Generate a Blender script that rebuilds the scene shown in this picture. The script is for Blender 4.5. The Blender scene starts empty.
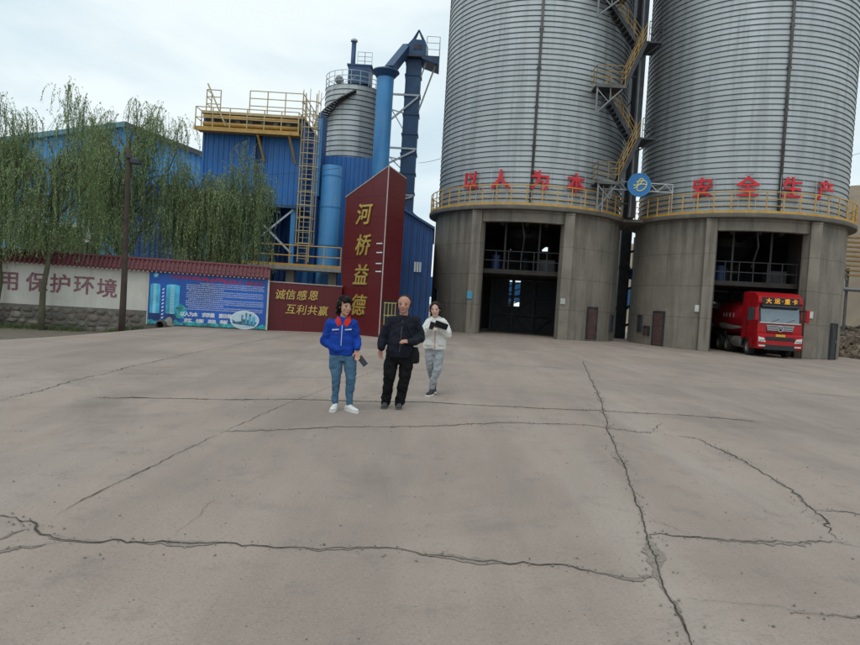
import bpy, bmesh, math, random
from mathutils import Vector, Matrix, noise
random.seed(7)
SC = bpy.context.scene
COL = SC.collection
R = math.radians
# ------------------------------------------------------------------ camera
FPX, PITCH, ROLL, CAMH = 660.0, R(1.67), R(3.53), 1.6
cam_d = bpy.data.cameras.new('camera')
cam = bpy.data.objects.new('camera', cam_d); COL.objects.link(cam)
CM = Matrix.Rotation(math.pi/2 - PITCH, 3, 'X') @ Matrix.Rotation(ROLL, 3, 'Z')
cam.matrix_world = Matrix.Translation((0, 0, CAMH)) @ CM.to_4x4()
cam_d.sensor_width = 36; cam_d.lens = 36*FPX/860; cam_d.clip_end = 3000; cam_d.clip_start = .05
SC.camera = cam
# ------------------------------------------------------------------ sky, sun, exposure
SUN_EL, SUN_AZ = R(58), R(200)          # soft sun behind thin cloud, behind the camera and to the left
w = bpy.data.worlds.new('World'); SC.world = w; w.use_nodes = True
nt = w.node_tree; nt.nodes.clear()
def N(t, **k):
    n = nt.nodes.new(t)
    for a, b in k.items(): setattr(n, a, b)
    return n
sky = N('ShaderNodeTexSky', sky_type='NISHITA', sun_disc=False, sun_elevation=SUN_EL, sun_rotation=SUN_AZ)
bg1 = N('ShaderNodeBackground'); bg1.inputs[1].default_value = .10
nt.links.new(sky.outputs[0], bg1.inputs[0])
tc = N('ShaderNodeTexCoord'); sep = N('ShaderNodeSeparateXYZ'); nt.links.new(tc.outputs['Generated'], sep.inputs[0])
mx = N('ShaderNodeMath', operation='MAXIMUM'); mx.inputs[1].default_value = .0; nt.links.new(sep.outputs[2], mx.inputs[0])
ad = N('ShaderNodeMath', operation='ADD'); ad.inputs[1].default_value = .22; nt.links.new(mx.outputs[0], ad.inputs[0])
vd = N('ShaderNodeVectorMath', operation='DIVIDE'); cmb = N('ShaderNodeCombineXYZ')
for i in range(3): nt.links.new(ad.outputs[0], cmb.inputs[i])
nt.links.new(tc.outputs['Generated'], vd.inputs[0]); nt.links.new(cmb.outputs[0], vd.inputs[1])
nz = N('ShaderNodeTexNoise'); nz.inputs['Scale'].default_value = 1.3; nz.inputs['Detail'].default_value = 6; nz.inputs['Roughness'].default_value = .55; nz.inputs['Distortion'].default_value = .4
nt.links.new(vd.outputs[0], nz.inputs['Vector'])
cr = N('ShaderNodeValToRGB'); cr.color_ramp.elements[0].position = .36; cr.color_ramp.elements[0].color = (.64, .79, .87, 1)
cr.color_ramp.elements[1].position = .62; cr.color_ramp.elements[1].color = (.90, .985, 1.0, 1)
nt.links.new(nz.outputs[0], cr.inputs[0])
bg2 = N('ShaderNodeBackground'); bg2.inputs[1].default_value = 1.0; nt.links.new(cr.outputs[0], bg2.inputs[0])
mix = N('ShaderNodeMixShader'); mix.inputs[0].default_value = .93
nt.links.new(bg1.outputs[0], mix.inputs[1]); nt.links.new(bg2.outputs[0], mix.inputs[2])
ow = N('ShaderNodeOutputWorld'); nt.links.new(mix.outputs[0], ow.inputs[0])
sd = bpy.data.lights.new('sun', 'SUN'); sd.energy = .8; sd.angle = R(25); sd.color = (1, .97, .92)
so = bpy.data.objects.new('sun', sd); COL.objects.link(so)
so.rotation_euler = Vector((-math.sin(SUN_AZ)*math.cos(SUN_EL), -math.cos(SUN_AZ)*math.cos(SUN_EL), -math.sin(SUN_EL))).to_track_quat('-Z', 'Y').to_euler()
vs = SC.view_settings; vs.view_transform = 'Standard'; vs.look = 'None'; vs.gamma = 1; vs.exposure = 0.08; vs.use_curve_mapping = False

# ------------------------------------------------------------------ pixel helpers (pixel gives a direction, depth comes from what a thing touches)
def ray(px, py):
    d = CM @ Vector(((px-430)/FPX, -(py-322.5)/FPX, -1)); return d/d.y
def at(px, py, Y): return ray(px, py)*Y + Vector((0, 0, CAMH))
def gnd(px, py, z=0):
    d = ray(px, py); return at(px, py, (z-CAMH)/d.z)
def on_plane(px, py, p0, n):
    d = ray(px, py); o = Vector((0, 0, CAMH)); t = (p0-o).dot(n)/d.dot(n); return o+d*t
def sst(t): t = max(0, min(1, t)); return t*t*(3-2*t)
def zg(x, y):                                   # the yard dips at the foot of the boundary wall and falls slightly to the right
    z = -.45*sst((-10.4-x)/2.2)*sst((y-14)/8)
    return z - .10*sst((x-10)/12)*sst((y-12)/18) + .05*sst((y-20)/15)*sst((8-abs(x-4))/6)

# ------------------------------------------------------------------ materials
MATS = {}
def mat(name, col, rough=.7, metal=0, var=.15, vscale=3, streak=0, bump=0, bscale=40, dirt=0, dirtcol=(.06, .05, .04), spec=.5, emit=None, alpha_trans=0, dscale=1.2, stretch=.12):
    if name in MATS: return MATS[name]
    m = bpy.data.materials.new(name); m.use_nodes = True; t = m.node_tree; n = t.nodes; L = t.links
    b = n['Principled BSDF']; b.inputs['Roughness'].default_value = rough; b.inputs['Metallic'].default_value = metal
    b.inputs['Specular IOR Level'].default_value = spec
    co = n.new('ShaderNodeTexCoord')
    def noise_(sc, det=5, vec=None, rgh=.6):
        x = n.new('ShaderNodeTexNoise'); x.inputs['Scale'].default_value = sc; x.inputs['Detail'].default_value = det; x.inputs['Roughness'].default_value = rgh
        L.new(vec or co.outputs['Object'], x.inputs['Vector']); return x.outputs[0]
    def mixc(fac, a, bb, mode='MIX'):
        x = n.new('ShaderNodeMix'); x.data_type = 'RGBA'; x.blend_type = mode
        if isinstance(fac, float): x.inputs[0].default_value = fac
        else: L.new(fac, x.inputs[0])
        for s, v in ((6, a), (7, bb)):
            if isinstance(v, tuple): x.inputs[s].default_value = (*v[:3], 1)
            else: L.new(v, x.inputs[s])
        return x.outputs[2]
    def ramp(v, a, bb):
        x = n.new('ShaderNodeMapRange'); x.inputs[1].default_value = a; x.inputs[2].default_value = bb; L.new(v, x.inputs[0]); return x.outputs[0]
    c = mixc(ramp(noise_(vscale), .3, .7), tuple(min(1, k*(1-var)) for k in col), tuple(min(1, k*(1+var)) for k in col))
    if streak:
        mp = n.new('ShaderNodeMapping'); mp.inputs['Scale'].default_value = (1, 1, stretch*.4); L.new(co.outputs['Object'], mp.inputs[0])
        s = ramp(noise_(2.2, 6, mp.outputs[0]), .5, .68)
        ml = n.new('ShaderNodeMath'); ml.operation = 'MULTIPLY'; ml.inputs[1].default_value = streak; L.new(s, ml.inputs[0])
        c = mixc(ml.outputs[0], c, tuple(k*.45 for k in col))
        s2 = ramp(noise_(5.1, 5, mp.outputs[0]), .56, .72)
        ml2 = n.new('ShaderNodeMath'); ml2.operation = 'MULTIPLY'; ml2.inputs[1].default_value = streak*.7; L.new(s2, ml2.inputs[0])
        c = mixc(ml2.outputs[0], c, tuple(min(1, k*1.35) for k in col))
    if dirt:
        s = ramp(noise_(dscale, 8, rgh=.7), .5, .72)
        ml = n.new('ShaderNodeMath'); ml.operation = 'MULTIPLY'; ml.inputs[1].default_value = dirt; L.new(s, ml.inputs[0])
        c = mixc(ml.outputs[0], c, dirtcol)
    L.new(c, b.inputs['Base Color'])
    rr = n.new('ShaderNodeMapRange'); rr.inputs[3].default_value = max(0, rough-.08); rr.inputs[4].default_value = min(1, rough+.1); L.new(noise_(vscale*2.3), rr.inputs[0]); L.new(rr.outputs[0], b.inputs['Roughness'])
    if bump:
        bp = n.new('ShaderNodeBump'); bp.inputs['Strength'].default_value = bump; bp.inputs['Distance'].default_value = .02
        L.new(noise_(bscale, 6), bp.inputs['Height']); L.new(bp.outputs[0], b.inputs['Normal'])
    if emit:
        b.inputs['Emission Color'].default_value = (*emit[:3], 1); b.inputs['Emission Strength'].default_value = emit[3]
    MATS[name] = m; return m

# ------------------------------------------------------------------ mesh collector
ORG = {}
def V(*a): return Vector(a)
class MB:
    def __init__(s): s.v = []; s.f = []
    def add(s, vs, fs):
        k = len(s.v); s.v += [Vector(x) for x in vs]; s.f += [tuple(i+k for i in f) for f in fs]; return s
    def box(s, c, d, rz=0, M=None):
        c = Vector(c); hx, hy, hz = d[0]/2, d[1]/2, d[2]/2
        pts = [Vector((x*hx, y*hy, z*hz)) for z in (-1, 1) for y in (-1, 1) for x in (-1, 1)]
        m = M or Matrix.Rotation(rz, 3, 'Z')
        return s.add([c+m@p for p in pts], [(0, 2, 3, 1), (4, 5, 7, 6), (0, 1, 5, 4), (2, 6, 7, 3), (0, 4, 6, 2), (1, 3, 7, 5)])
    def lohi(s, a, b): return s.box([(a[i]+b[i])/2 for i in range(3)], [abs(b[i]-a[i]) for i in range(3)])
    def tube(s, pts, rad, n=6, cap=True, flat=None):
        pts = [Vector(p) for p in pts]; m = len(pts)
        if not isinstance(rad, (list, tuple)): rad = [rad]*m
        base = len(s.v); up = None
        for i, p in enumerate(pts):
            t = (pts[min(i+1, m-1)]-pts[max(i-1, 0)])
            t = t.normalized() if t.length > 1e-9 else Vector((0, 0, 1))
            if up is None: up = Vector((0, 0, 1)) if abs(t.z) < .9 else Vector((0, 1, 0))
            a = (up - t*up.dot(t)).normalized(); b = t.cross(a); up = a
            for k in range(n):
                q = 2*math.pi*(k+.5)/n; s.v.append(p+(a*math.cos(q)+b*math.sin(q))*rad[i])
        for i in range(m-1):
            for k in range(n):
                s.f.append((base+i*n+k, base+i*n+(k+1) % n, base+(i+1)*n+(k+1) % n, base+(i+1)*n+k))
        if cap:
            s.f.append(tuple(base+k for k in range(n))[::-1]); s.f.append(tuple(base+(m-1)*n+k for k in range(n)))
        return s
    def beam(s, a, b, w, h=None):                       # square bar
        a, b = Vector(a), Vector(b); h = h or w; t = (b-a); l = t.length; t.normalize()
        up = Vector((0, 0, 1)) if abs(t.z) < .95 else Vector((0, 1, 0))
        x = t.cross(up).normalized(); z = x.cross(t)
        return s.box((a+b)/2, (w, l, h), M=Matrix((x, t, z)).transposed())
    def lathe(s, prof, n=48, c=(0, 0, 0), a0=0, a1=2*math.pi, axis='Z'):
        c = Vector(c); full = abs(a1-a0-2*math.pi) < 1e-6; m = n if full else n+1; base = len(s.v)
        for r, z in prof:
            for k in range(m):
                q = a0+(a1-a0)*k/n
                p = Vector((r*math.sin(q), -r*math.cos(q), z)) if axis == 'Z' else (Vector((r*math.sin(q), z, r*math.cos(q))) if axis == 'Y' else Vector((z, r*math.sin(q), r*math.cos(q))))
                s.v.append(c+p)
        for i in range(len(prof)-1):
            for k in range(n):
                a, b = base+i*m+k, base+i*m+(k+1) % m
                s.f.append((a, b, b+m, a+m))
        return s
    def ell(s, c, r, n=14, M=None):
        c = Vector(c); vs = []; h = n//2
        for i in range(h+1):
            th = math.pi*i/h
            for k in range(n):
                ph = 2*math.pi*k/n; p = Vector((r[0]*math.sin(th)*math.cos(ph), r[1]*math.sin(th)*math.sin(ph), r[2]*math.cos(th)))
                vs.append(c+(M@p if M else p))
        fs = [(i*n+k, (i+1)*n+k, (i+1)*n+(k+1) % n, i*n+(k+1) % n) for i in range(h) for k in range(n)]
        return s.add(vs, fs)
    def prism(s, poly, a, b, f):                        # polygon (2D) extruded from a to b; f(u,v,w)->3D
        n = len(poly)
        vs = [f(u, v, a) for u, v in poly]+[f(u, v, b) for u, v in poly]
        return s.add(vs, [tuple(range(n))[::-1], tuple(range(n, 2*n))]+[(i, (i+1) % n, n+(i+1) % n, n+i) for i in range(n)])
    def sections(s, secs, n=20, cap=True):              # secs: (cx,cy,z,rx,ry) stacked ellipses (superellipse-ish)
        base = len(s.v)
        for cx, cy, z, rx, ry in secs:
            for k in range(n):
                q = 2*math.pi*k/n; s.v.append(Vector((cx+rx*math.cos(q), cy+ry*math.sin(q), z)))
        for i in range(len(secs)-1):
            for k in range(n):
                s.f.append((base+i*n+k, base+i*n+(k+1) % n, base+(i+1)*n+(k+1) % n, base+(i+1)*n+k))
        s.f.append(tuple(base+k for k in range(n))[::-1]); s.f.append(tuple(base+(len(secs)-1)*n+k for k in range(n)))
        return s
    def mesh(s, name, o=Vector((0, 0, 0))):
        me = bpy.data.meshes.new(name); me.from_pydata([v-o for v in s.v], [], s.f); me.update(); return me
    def build(s, name, m=None, parent=None, smooth=False, bevel=0):
        o = ORG.get(parent, Vector((0, 0, 0))) if parent else Vector((0, 0, 0))
        me = s.mesh(name, o)
        bm = bmesh.new(); bm.from_mesh(me); bmesh.ops.recalc_face_normals(bm, faces=bm.faces)
        if bevel: bmesh.ops.bevel(bm, geom=list(bm.edges), offset=bevel, segments=2, affect='EDGES', profile=.5, clamp_overlap=True)
        bm.to_mesh(me); bm.free()
        return link(name, me, m, parent, smooth, o)
def link(name, me, m=None, parent=None, smooth=False, o=None):
    if m and not me.materials: me.materials.append(m)
    if smooth:
        for p in me.polygons: p.use_smooth = True
        if smooth != True: me.set_sharp_from_angle(angle=smooth)
    ob = bpy.data.objects.new(name, me); COL.objects.link(ob)
    if parent: ob.parent = parent; ORG[ob] = ORG.get(parent, Vector((0, 0, 0)))
    else: ORG[ob] = Vector((0, 0, 0))
    return ob
def tag(o, label=None, cat=None, group=None, kind=None):
    for k, v in (('label', label), ('category', cat), ('group', group), ('kind', kind)):
        if v: o[k] = v
    return o
def thing(name, label, cat, loc=(0, 0, 0), rz=0, group=None, local=False, scale=1):
    o = bpy.data.objects.new(name, None); COL.objects.link(o); o.empty_display_size = .2
    o.location = loc; o.rotation_euler = (0, 0, rz); o.scale = (scale,)*3
    ORG[o] = Vector((0, 0, 0)) if local else Vector(loc)
    return tag(o, label, cat, group)
def struct(o): o['kind'] = 'structure'; return o

# ------------------------------------------------------------------ lettering
_tc = bpy.data.curves.new('lettering', 'FONT'); _to = bpy.data.objects.new('lettering', _tc); COL.objects.link(_to)
def glyph(ch, size, thick, bold=0.0, shear=0.0):
    """returns (verts centred on the glyph, faces)"""
    _tc.body = ch; _tc.size = 1; _tc.extrude = .01; _tc.offset = bold; _tc.shear = shear; _tc.resolution_u = 2
    bpy.context.view_layer.update()
    dg = bpy.context.evaluated_depsgraph_get(); me = bpy.data.meshes.new_from_object(_to.evaluated_get(dg))
    vs = [v.co.copy() for v in me.vertices]; fs = [tuple(p.vertices) for p in me.polygons]; bpy.data.meshes.remove(me)
    xs = [v.x for v in vs]; ys = [v.y for v in vs]; cx, cy = (min(xs)+max(xs))/2, (min(ys)+max(ys))/2
    return [Vector(((v.x-cx)*size, (v.y-cy)*size, v.z/.01*thick/2)) for v in vs], fs
def put_text(ch, c, u, v, size, thick, m, parent, bold=.01, shear=0, name='character'):
    """bold: the stroke is widened by laying shifted copies of the glyph over each other, each a hair prouder"""
    c, u, v = Vector(c), Vector(u).normalized(), Vector(v).normalized(); n = u.cross(v)
    vs, fs = glyph(ch, size, thick, 0.0, shear)
    b = MB(); k = bold*size; sh = [(0, 0)] if bold <= 0 else [(-k, -k), (k, -k), (-k, k), (k, k)]
    for i, (dx, dy) in enumerate(sh):
        b.add([c+u*(p.x+dx)+v*(p.y+dy)+n*(p.z+i*.0015) for p in vs], fs)
    return b.build(name, m, parent)
UP = Vector((0, 0, 1))

# ================================================================== GROUND
def ground_material():
    m = mat('yard_concrete', (.335, .270, .228), rough=.85, var=.07, vscale=.35, bump=.35, bscale=60, spec=.25)
    t = m.node_tree; n = t.nodes; L = t.links; b = n['Principled BSDF']
    base = b.inputs['Base Color'].links[0].from_socket
    co = n.new('ShaderNodeTexCoord')
    def nz(sc, det, rgh=.6, mp=None, dist=0):
        x = n.new('ShaderNodeTexNoise'); x.inputs['Scale'].default_value = sc; x.inputs['Detail'].default_value = det; x.inputs['Roughness'].default_value = rgh; x.inputs['Distortion'].default_value = dist
        if mp:
            k = n.new('ShaderNodeMapping'); k.inputs['Rotation'].default_value = (0, 0, mp[0]); k.inputs['Scale'].default_value = (mp[1], mp[2], 1); L.new(co.outputs['Object'], k.inputs[0]); L.new(k.outputs[0], x.inputs['Vector'])
        else: L.new(co.outputs['Object'], x.inputs['Vector'])
        return x.outputs[0]
    def layer(prev, v, lo, hi, amt, col):
        r = n.new('ShaderNodeMapRange'); r.inputs[1].default_value = lo; r.inputs[2].default_value = hi; r.inputs[4].default_value = amt; L.new(v, r.inputs[0])
        x = n.new('ShaderNodeMix'); x.data_type = 'RGBA'; L.new(r.outputs[0], x.inputs[0]); L.new(prev, x.inputs[6]); x.inputs[7].default_value = (*col, 1); return x.outputs[2]
    c = layer(base, nz(.22, 7, .62, None, .6), .45, .66, .62, (.225, .18, .152))          # broad grime
    c = layer(c, nz(1.1, 6, .6, (R(35), 1, .16)), .46, .68, .5, (.215, .173, .147))           # worn tyre lanes
    c = layer(c, nz(.9, 6, .6, (R(-28), 1, .12)), .5, .7, .48, (.415, .348, .298))           # pale dust drawn out by tyres
    c = layer(c, nz(2.3, 9, .75), .54, .66, .5, (.205, .172, .145))                            # blotches
    c = layer(c, nz(38, 4, .7), .53, .66, .45, (.165, .142, .124))                               # aggregate
    c = layer(c, nz(75, 3, .7), .57, .68, .45, (.49, .44, .39))
    c = layer(c, nz(6, 3, .5), .70, .74, .2, (.45, .41, .36))                              # pale specks
    for cx, cy, w0, sc in ((-14, 4, .47, .55), (9, -9, .46, .5)):                                 # faint arcs worn by turning lorries
        vm = n.new('ShaderNodeVectorMath'); vm.operation = 'DISTANCE'; vm.inputs[1].default_value = (cx, cy, 0); L.new(co.outputs['Object'], vm.inputs[0])
        ml = n.new('ShaderNodeMath'); ml.operation = 'MULTIPLY'; ml.inputs[1].default_value = 1.15; L.new(vm.outputs['Value'], ml.inputs[0])
        k = n.new('ShaderNodeCombineXYZ'); L.new(ml.outputs[0], k.inputs[0]); k.inputs[1].default_value = cx
        x = n.new('ShaderNodeTexNoise'); x.inputs['Scale'].default_value = 1.0; x.inputs['Detail'].default_value = 6; x.inputs['Roughness'].default_value = .7; L.new(k.outputs[0], x.inputs['Vector'])
        br_ = n.new('ShaderNodeMath'); br_.operation = 'MULTIPLY'; L.new(x.outputs[0], br_.inputs[0]); q = nz(.3, 4); L.new(q, br_.inputs[1])
        c = layer(c, br_.outputs[0], .29, .40, .5, (.195, .16, .138))
    L.new(c, b.inputs['Base Color'])
    return m
def axis(lo, hi, fine0, fine1, step):
    a = []; x = fine0
    while x <= fine1+1e-6: a.append(x); x += step
    s = step; x = fine0
    while x > lo: s *= 1.5; x -= s; a.insert(0, x)
    s = step; x = fine1
    while x < hi: s *= 1.5; x += s; a.append(x)
    return a
xs = axis(-700, 700, -26, 30, .5); ys = axis(-60, 1500, -4, 44, .5)
g = MB(); g.v = [Vector((x, y, zg(x, y))) for y in ys for x in xs]; nx = len(xs)
g.f = [(j*nx+i, j*nx+i+1, (j+1)*nx+i+1, (j+1)*nx+i) for j in range(len(ys)-1) for i in range(nx-1)]
ground = struct(g.build('ground', ground_material(), smooth=True))

m_crack = mat('crack_dark', (.075, .064, .055), rough=.95, var=.6, vscale=9, spec=.1)
m_spall = mat('crack_spall', (.27, .228, .193), rough=.95, var=.22, vscale=25, bump=.6, bscale=90, spec=.15)
m_grit = mat('grit', (.21, .185, .16), rough=.95, var=.4, vscale=6)
def polyline(pxs):
    P = []
    for px, py in pxs:
        p = gnd(px, py)
        for _ in range(4): p = gnd(px, py, zg(p.x, p.y))
        P.append(p)
    out = []
    for a, b in zip(P, P[1:]):
        k = max(2, int((b-a).length/.045))
        out += [a.lerp(b, i/k) for i in range(k)]
    return out+[P[-1]]
def crack(pxs, wid, amp, seed, spall=0, P=None):
    P = P or polyline(pxs); b = MB(); sp = MB(); n = len(P); rows = []; rnd = random.Random(seed)
    for i, p in enumerate(P):
        t = (P[min(i+2, n-1)]-P[max(i-2, 0)]); t.z = 0; t.normalize(); s = Vector((-t.y, t.x, 0))
        amp_ = amp; amp = amp_*(1+1.3*abs(t.x))
        d = noise.fractal(Vector((p.x*.9, p.y*.9, seed*3.1)), 1, 2, 6)*amp + noise.noise(Vector((p.x*9, p.y*9, seed*1.7)))*amp*.45 + (rnd.random()-.5)*amp*.38
        amp = amp_
        wv = wid*(.55+.75*abs(noise.noise(Vector((p.x*2.2, p.y*2.2, seed+9.))))*1.6)*min(1, (i+1)/12, (n-i)/12)*(.75+.5*rnd.random())
        c = p+s*d
        wl = wid*spall*2.6*max(0, noise.noise(Vector((p.x*1.7, p.y*1.7, seed+5.)))-.02)*(.5+1.0*rnd.random())
        wr = wid*spall*2.6*max(0, noise.noise(Vector((p.x*1.7, p.y*1.7, seed+25.)))-.02)*(.5+1.0*rnd.random())
        z = Vector((0, 0, zg(c.x, c.y)-c.z+.0075)); z2 = z-Vector((0, 0, .0035))
        rows.append((c+s*wv/2+z, c-s*wv/2+z, c+s*(wv/2+wl)+z2, c-s*(wv/2+wr)+z2, wv))
    for i in range(n-1):
        a, c = rows[i], rows[i+1]
        b.add([a[0], a[1], c[1], c[0]], [(0, 1, 2, 3)])
        if spall: sp.add([a[2], a[3], c[3], c[2]], [(0, 1, 2, 3)])
    o = b.build('crack', m_crack, ground)
    if spall: sp.build('spalled_edge', m_spall, ground)
    return [(r[0]+r[1])/2 for r in rows]
CR = [([(583, 361), (590, 378), (600, 398), (604, 412), (607, 427), (622, 463), (640, 510), (650, 545), (660, 575), (672, 605), (688, 645), (700, 690)], .026, .035, 1, 2.2),
      ([(91, 398), (180, 399), (300, 400), (430, 403), (515, 407), (603, 411), (690, 416), (762, 422)], .040, .03, 2, 1),
      ([(224, 432), (328, 427), (430, 426), (521, 423), (601, 427), (652, 433)], .020, .05, 3, 2),
      ([(50, 517), (101, 491), (166, 459), (222, 433)], .018, .03, 4, 0), ([(222, 433), (297, 400), (378, 370)], .016, .04, 14, 0),
      ([(-40, 508), (0, 514), (40, 519), (50, 529), (91, 537), (156, 539), (217, 539), (277, 544), (378, 549), (430, 556), (500, 561), (561, 564), (581, 569), (632, 580), (652, 577)], .022, .045, 5, 3.0),
      ([(-30, 546), (0, 540), (30, 530), (47, 526)], .02, .05, 6, 2), ([(-30, 557), (0, 553), (60, 545), (77, 539)], .02, .05, 7, 2),
      ([(647, 532), (692, 537), (742, 542), (793, 544), (833, 542), (880, 552)], .022, .05, 8, 3.4),
      ([(677, 436), (697, 438), (732, 456), (773, 479), (803, 501), (823, 517), (833, 534), (843, 544)], .026, .06, 9, 2.5),
      ([(815, 509), (840, 512), (890, 517)], .02, .04, 10, 1.5),
      ([(677, 600), (752, 608), (860, 617), (900, 621)], .009, .03, 11, 0), ([(790, 611), (850, 616), (890, 619)], .018, .03, 21, 1),
      ([(0, 401), (65, 383), (126, 368), (212, 349), (297, 334)], .03, .08, 12, 0),
      ([(160, 545), (195, 520), (215, 500), (218, 490)], .006, .05, 13, 0), ([(345, 402), (420, 380), (520, 365)], .012, .1, 15, 0),
      ([(760, 422), (830, 428), (890, 431)], .012, .08, 16, 0), ([(650, 433), (662, 422)], .016, .05, 17, 0), ([(0, 455), (90, 444), (190, 436), (224, 432)], .006, .08, 18, 0)]
grit = MB(); rnd = random.Random(3)
def stone(mb, p, r, rnd):
    q = [Vector((rnd.uniform(.6, 1)*math.cos(a)*r, rnd.uniform(.6, 1)*math.sin(a)*r, rnd.uniform(.15, .4)*r)) for a in (0, 1.26, 2.5, 3.77, 5.03)]
    mb.add([p+x for x in q]+[p+Vector((0, 0, r*.8)), p-Vector((0, 0, .004))], [(i, (i+1) % 5, 5) for i in range(5)]+[((i+1) % 5, i, 6) for i in range(5)])
for pxs, wd, am, sd_, sp in CR:
    cen = crack(pxs, wd*.5, am*(.7 if sd_ == 1 else .95), sd_, sp*1.5)
    if sp and len(cen) > 40:                                           # hairline branches off the larger cracks
        for q in range(max(2, len(cen)//45)):
            k = rnd.randrange(8, len(cen)-8); t = (cen[k+4]-cen[k-4]).normalized(); a_ = rnd.choice((-1, 1))*rnd.uniform(.4, 1.2)
            dd = Matrix.Rotation(a_, 3, 'Z')@t; L_ = rnd.uniform(.15, .7); p0 = cen[k].copy(); p0.z = zg(p0.x, p0.y)
            crack(None, .0075, .05, sd_*10+q, 0, [p0+V(dd.x, dd.y, 0)*L_*h/16 for h in range(17)])
    if sp:
        for _ in range(int(len(cen)*.9)):
            p = rnd.choice(cen); r = rnd.uniform(.004, .014)
            if p.y < 16: stone(grit, p+Vector((rnd.gauss(0, .05), rnd.gauss(0, .05), r*.1-.003)), r, rnd)
for _ in range(700):
    y = rnd.uniform(2.2, 16); x = rnd.uniform(-.75, .75)*y; r = rnd.choice((.004, .005, .006, .008, .012))*rnd.uniform(.6, 1.2)
    stone(grit, Vector((x, y, zg(x, y)+.002)), r, rnd)
tag(grit.build('grit', m_grit), 'loose grit and small stones scattered over the concrete yard', 'grit', kind='stuff')

# ================================================================== BOUNDARY WALL with tile coping, stone plinth
WA, WB = V(-16.97, 25.9, 0), V(-6.94, 28.2, 0); WD = (WB-WA).normalized(); WN = V(WD.y, -WD.x, 0)   # WN towards the camera
W0 = WA - WD*9
wl = (WB-W0).length
m_plaster = mat('cream_plaster', (.56, .545, .49), rough=.9, var=.07, vscale=1.2, streak=.35, dirt=.4, dirtcol=(.36, .33, .28), dscale=.8, bump=.15)
m_mortar = mat('grey_mortar', (.15, .135, .12), rough=.95, var=.3, vscale=8, bump=.5)
m_stones = [mat('field_stone_%d' % i, c, rough=.9, var=.3, vscale=7, bump=.5, bscale=25) for i, c in enumerate([(.17, .15, .12), (.14, .125, .10), (.21, .185, .15), (.15, .12, .10), (.12, .11, .095)])]
m_tile = mat('maroon_tile', (.12, .026, .032), rough=.5, var=.45, vscale=9, dirt=.3, dirtcol=(.05, .02, .02), dscale=5)
wall = thing('boundary_wall', 'long cream boundary wall with maroon tiled coping and rubble stone plinth', 'wall', W0)
def wp(s, off, z): return W0+WD*s+WN*off+V(0, 0, z)
def wbox(b, s0, s1, o0, o1, z0, z1):
    return b.add([wp(s, o, z) for z in (z0, z1) for o in (o0, o1) for s in (s0, s1)], [(0, 2, 3, 1), (4, 5, 7, 6), (0, 1, 5, 4), (2, 6, 7, 3), (0, 4, 6, 2), (1, 3, 7, 5)])
def sof(px, py): return (on_plane(px, py, WA, WN)-W0).dot(WD)
s_bill = sof(147, 300)
wbox(MB(), 0, wl, -.24, 0, .5, 2.22).build('plaster_face', m_plaster, wall)
pl = wbox(MB(), 0, wl, -.3, .03, -1.0, .58).build('stone_plinth', m_mortar, wall)
rnd = random.Random(11); z = -.62; row = 0
while z < .5:
    h = rnd.uniform(.16, .3); h = min(h, .575-z); s = s_bill-12.6+rnd.random()*.2
    while s < s_bill-.15:
        wdt = rnd.uniform(.22, .5); e = min(s+wdt, s_bill+.05); b = MB()
        k = 8; cx, cz = (s+e)/2, z+h/2+rnd.uniform(-.05, .05)
        o1 = .03+rnd.uniform(.03, .08)
        ang = [2*math.pi*(i+rnd.uniform(-.25, .25))/k for i in range(k)]
        rim = [((cx+(e-s-.03)/2*max(-1, min(1, rnd.uniform(.85, 1.3)*math.cos(a)))), cz+(h+.0)/2*max(-1.05, min(1.05, rnd.uniform(.85, 1.35)*math.sin(a)))) for a in ang]
        vs = [wp(u, .02, v) for u, v in rim]+[wp(cx+(u-cx)*.9, o1*.75, cz+(v-cz)*.9) for u, v in rim]+[wp(cx+(u-cx)*.6, o1, cz+(v-cz)*.6) for u, v in rim]+[wp(cx+rnd.uniform(-.03, .03), o1+.01, cz)]
        fs = [(i, (i+1) % k, k+(i+1) % k, k+i) for i in range(k)]+[(k+i, k+(i+1) % k, 2*k+(i+1) % k, 2*k+i) for i in range(k)]+[(2*k+i, 2*k+(i+1) % k, 3*k) for i in range(k)]
        b.add(vs, fs).build('stone', rnd.choice(m_stones), pl)
        s = e+.01
    z += h; row += 1
# coping: three lapped courses of half-round tiles on the yard side, ridge on top
cop = wbox(MB(), 0, wl, -.42, .2, 2.2, 2.26); cop.add([wp(s, o, zz) for s in (0, wl) for o, zz in ((-.40, 2.26), (.19, 2.26), (-.12, 2.66))], [(0, 1, 2), (3, 5, 4), (0, 2, 5, 3), (1, 4, 5, 2)])
coping = cop.build('coping', m_tile, wall)
tl = MB(); pit = .17; i = 0
while i*pit < wl-.1:
    s0 = i*pit+pit/2
    for k in range(3):
        o_a, o_b = -.12+k*.125, .02+k*.125; z_a, z_b = 2.66-k*.15+.012, 2.49-k*.15+.035
        base = len(tl.v)
        for o, zz in ((o_a, z_a), (o_b, z_b)):
            for q in range(5):
                a = math.pi*q/4; tl.v.append(wp(s0-math.cos(a)*.062, o, zz+math.sin(a)*.055))
        for q in range(4): tl.f.append((base+q, base+q+1, base+5+q+1, base+5+q))
        tl.f.append(tuple(base+5+q for q in range(5)))
    i += 1
tag(tl.build('roof_tiles', m_tile, coping), kind='stuff')
ed = MB(); i = 0                                                       # pale mortar drops under the tile ends
m_pale = mat('pale_mortar', (.42, .38, .35), rough=.9, var=.3, vscale=20)
while i*pit < wl-.1:
    s0 = i*pit; wbox(ed, s0-.035, s0+.035, .205, .235, 2.175, 2.215); i += 1
tag(ed.build('tile_ends', m_pale, coping), kind='stuff')
MB().tube([wp(0, -.12, 2.69), wp(wl, -.12, 2.69)], .07, 8).build('ridge', m_tile, coping)
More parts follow.
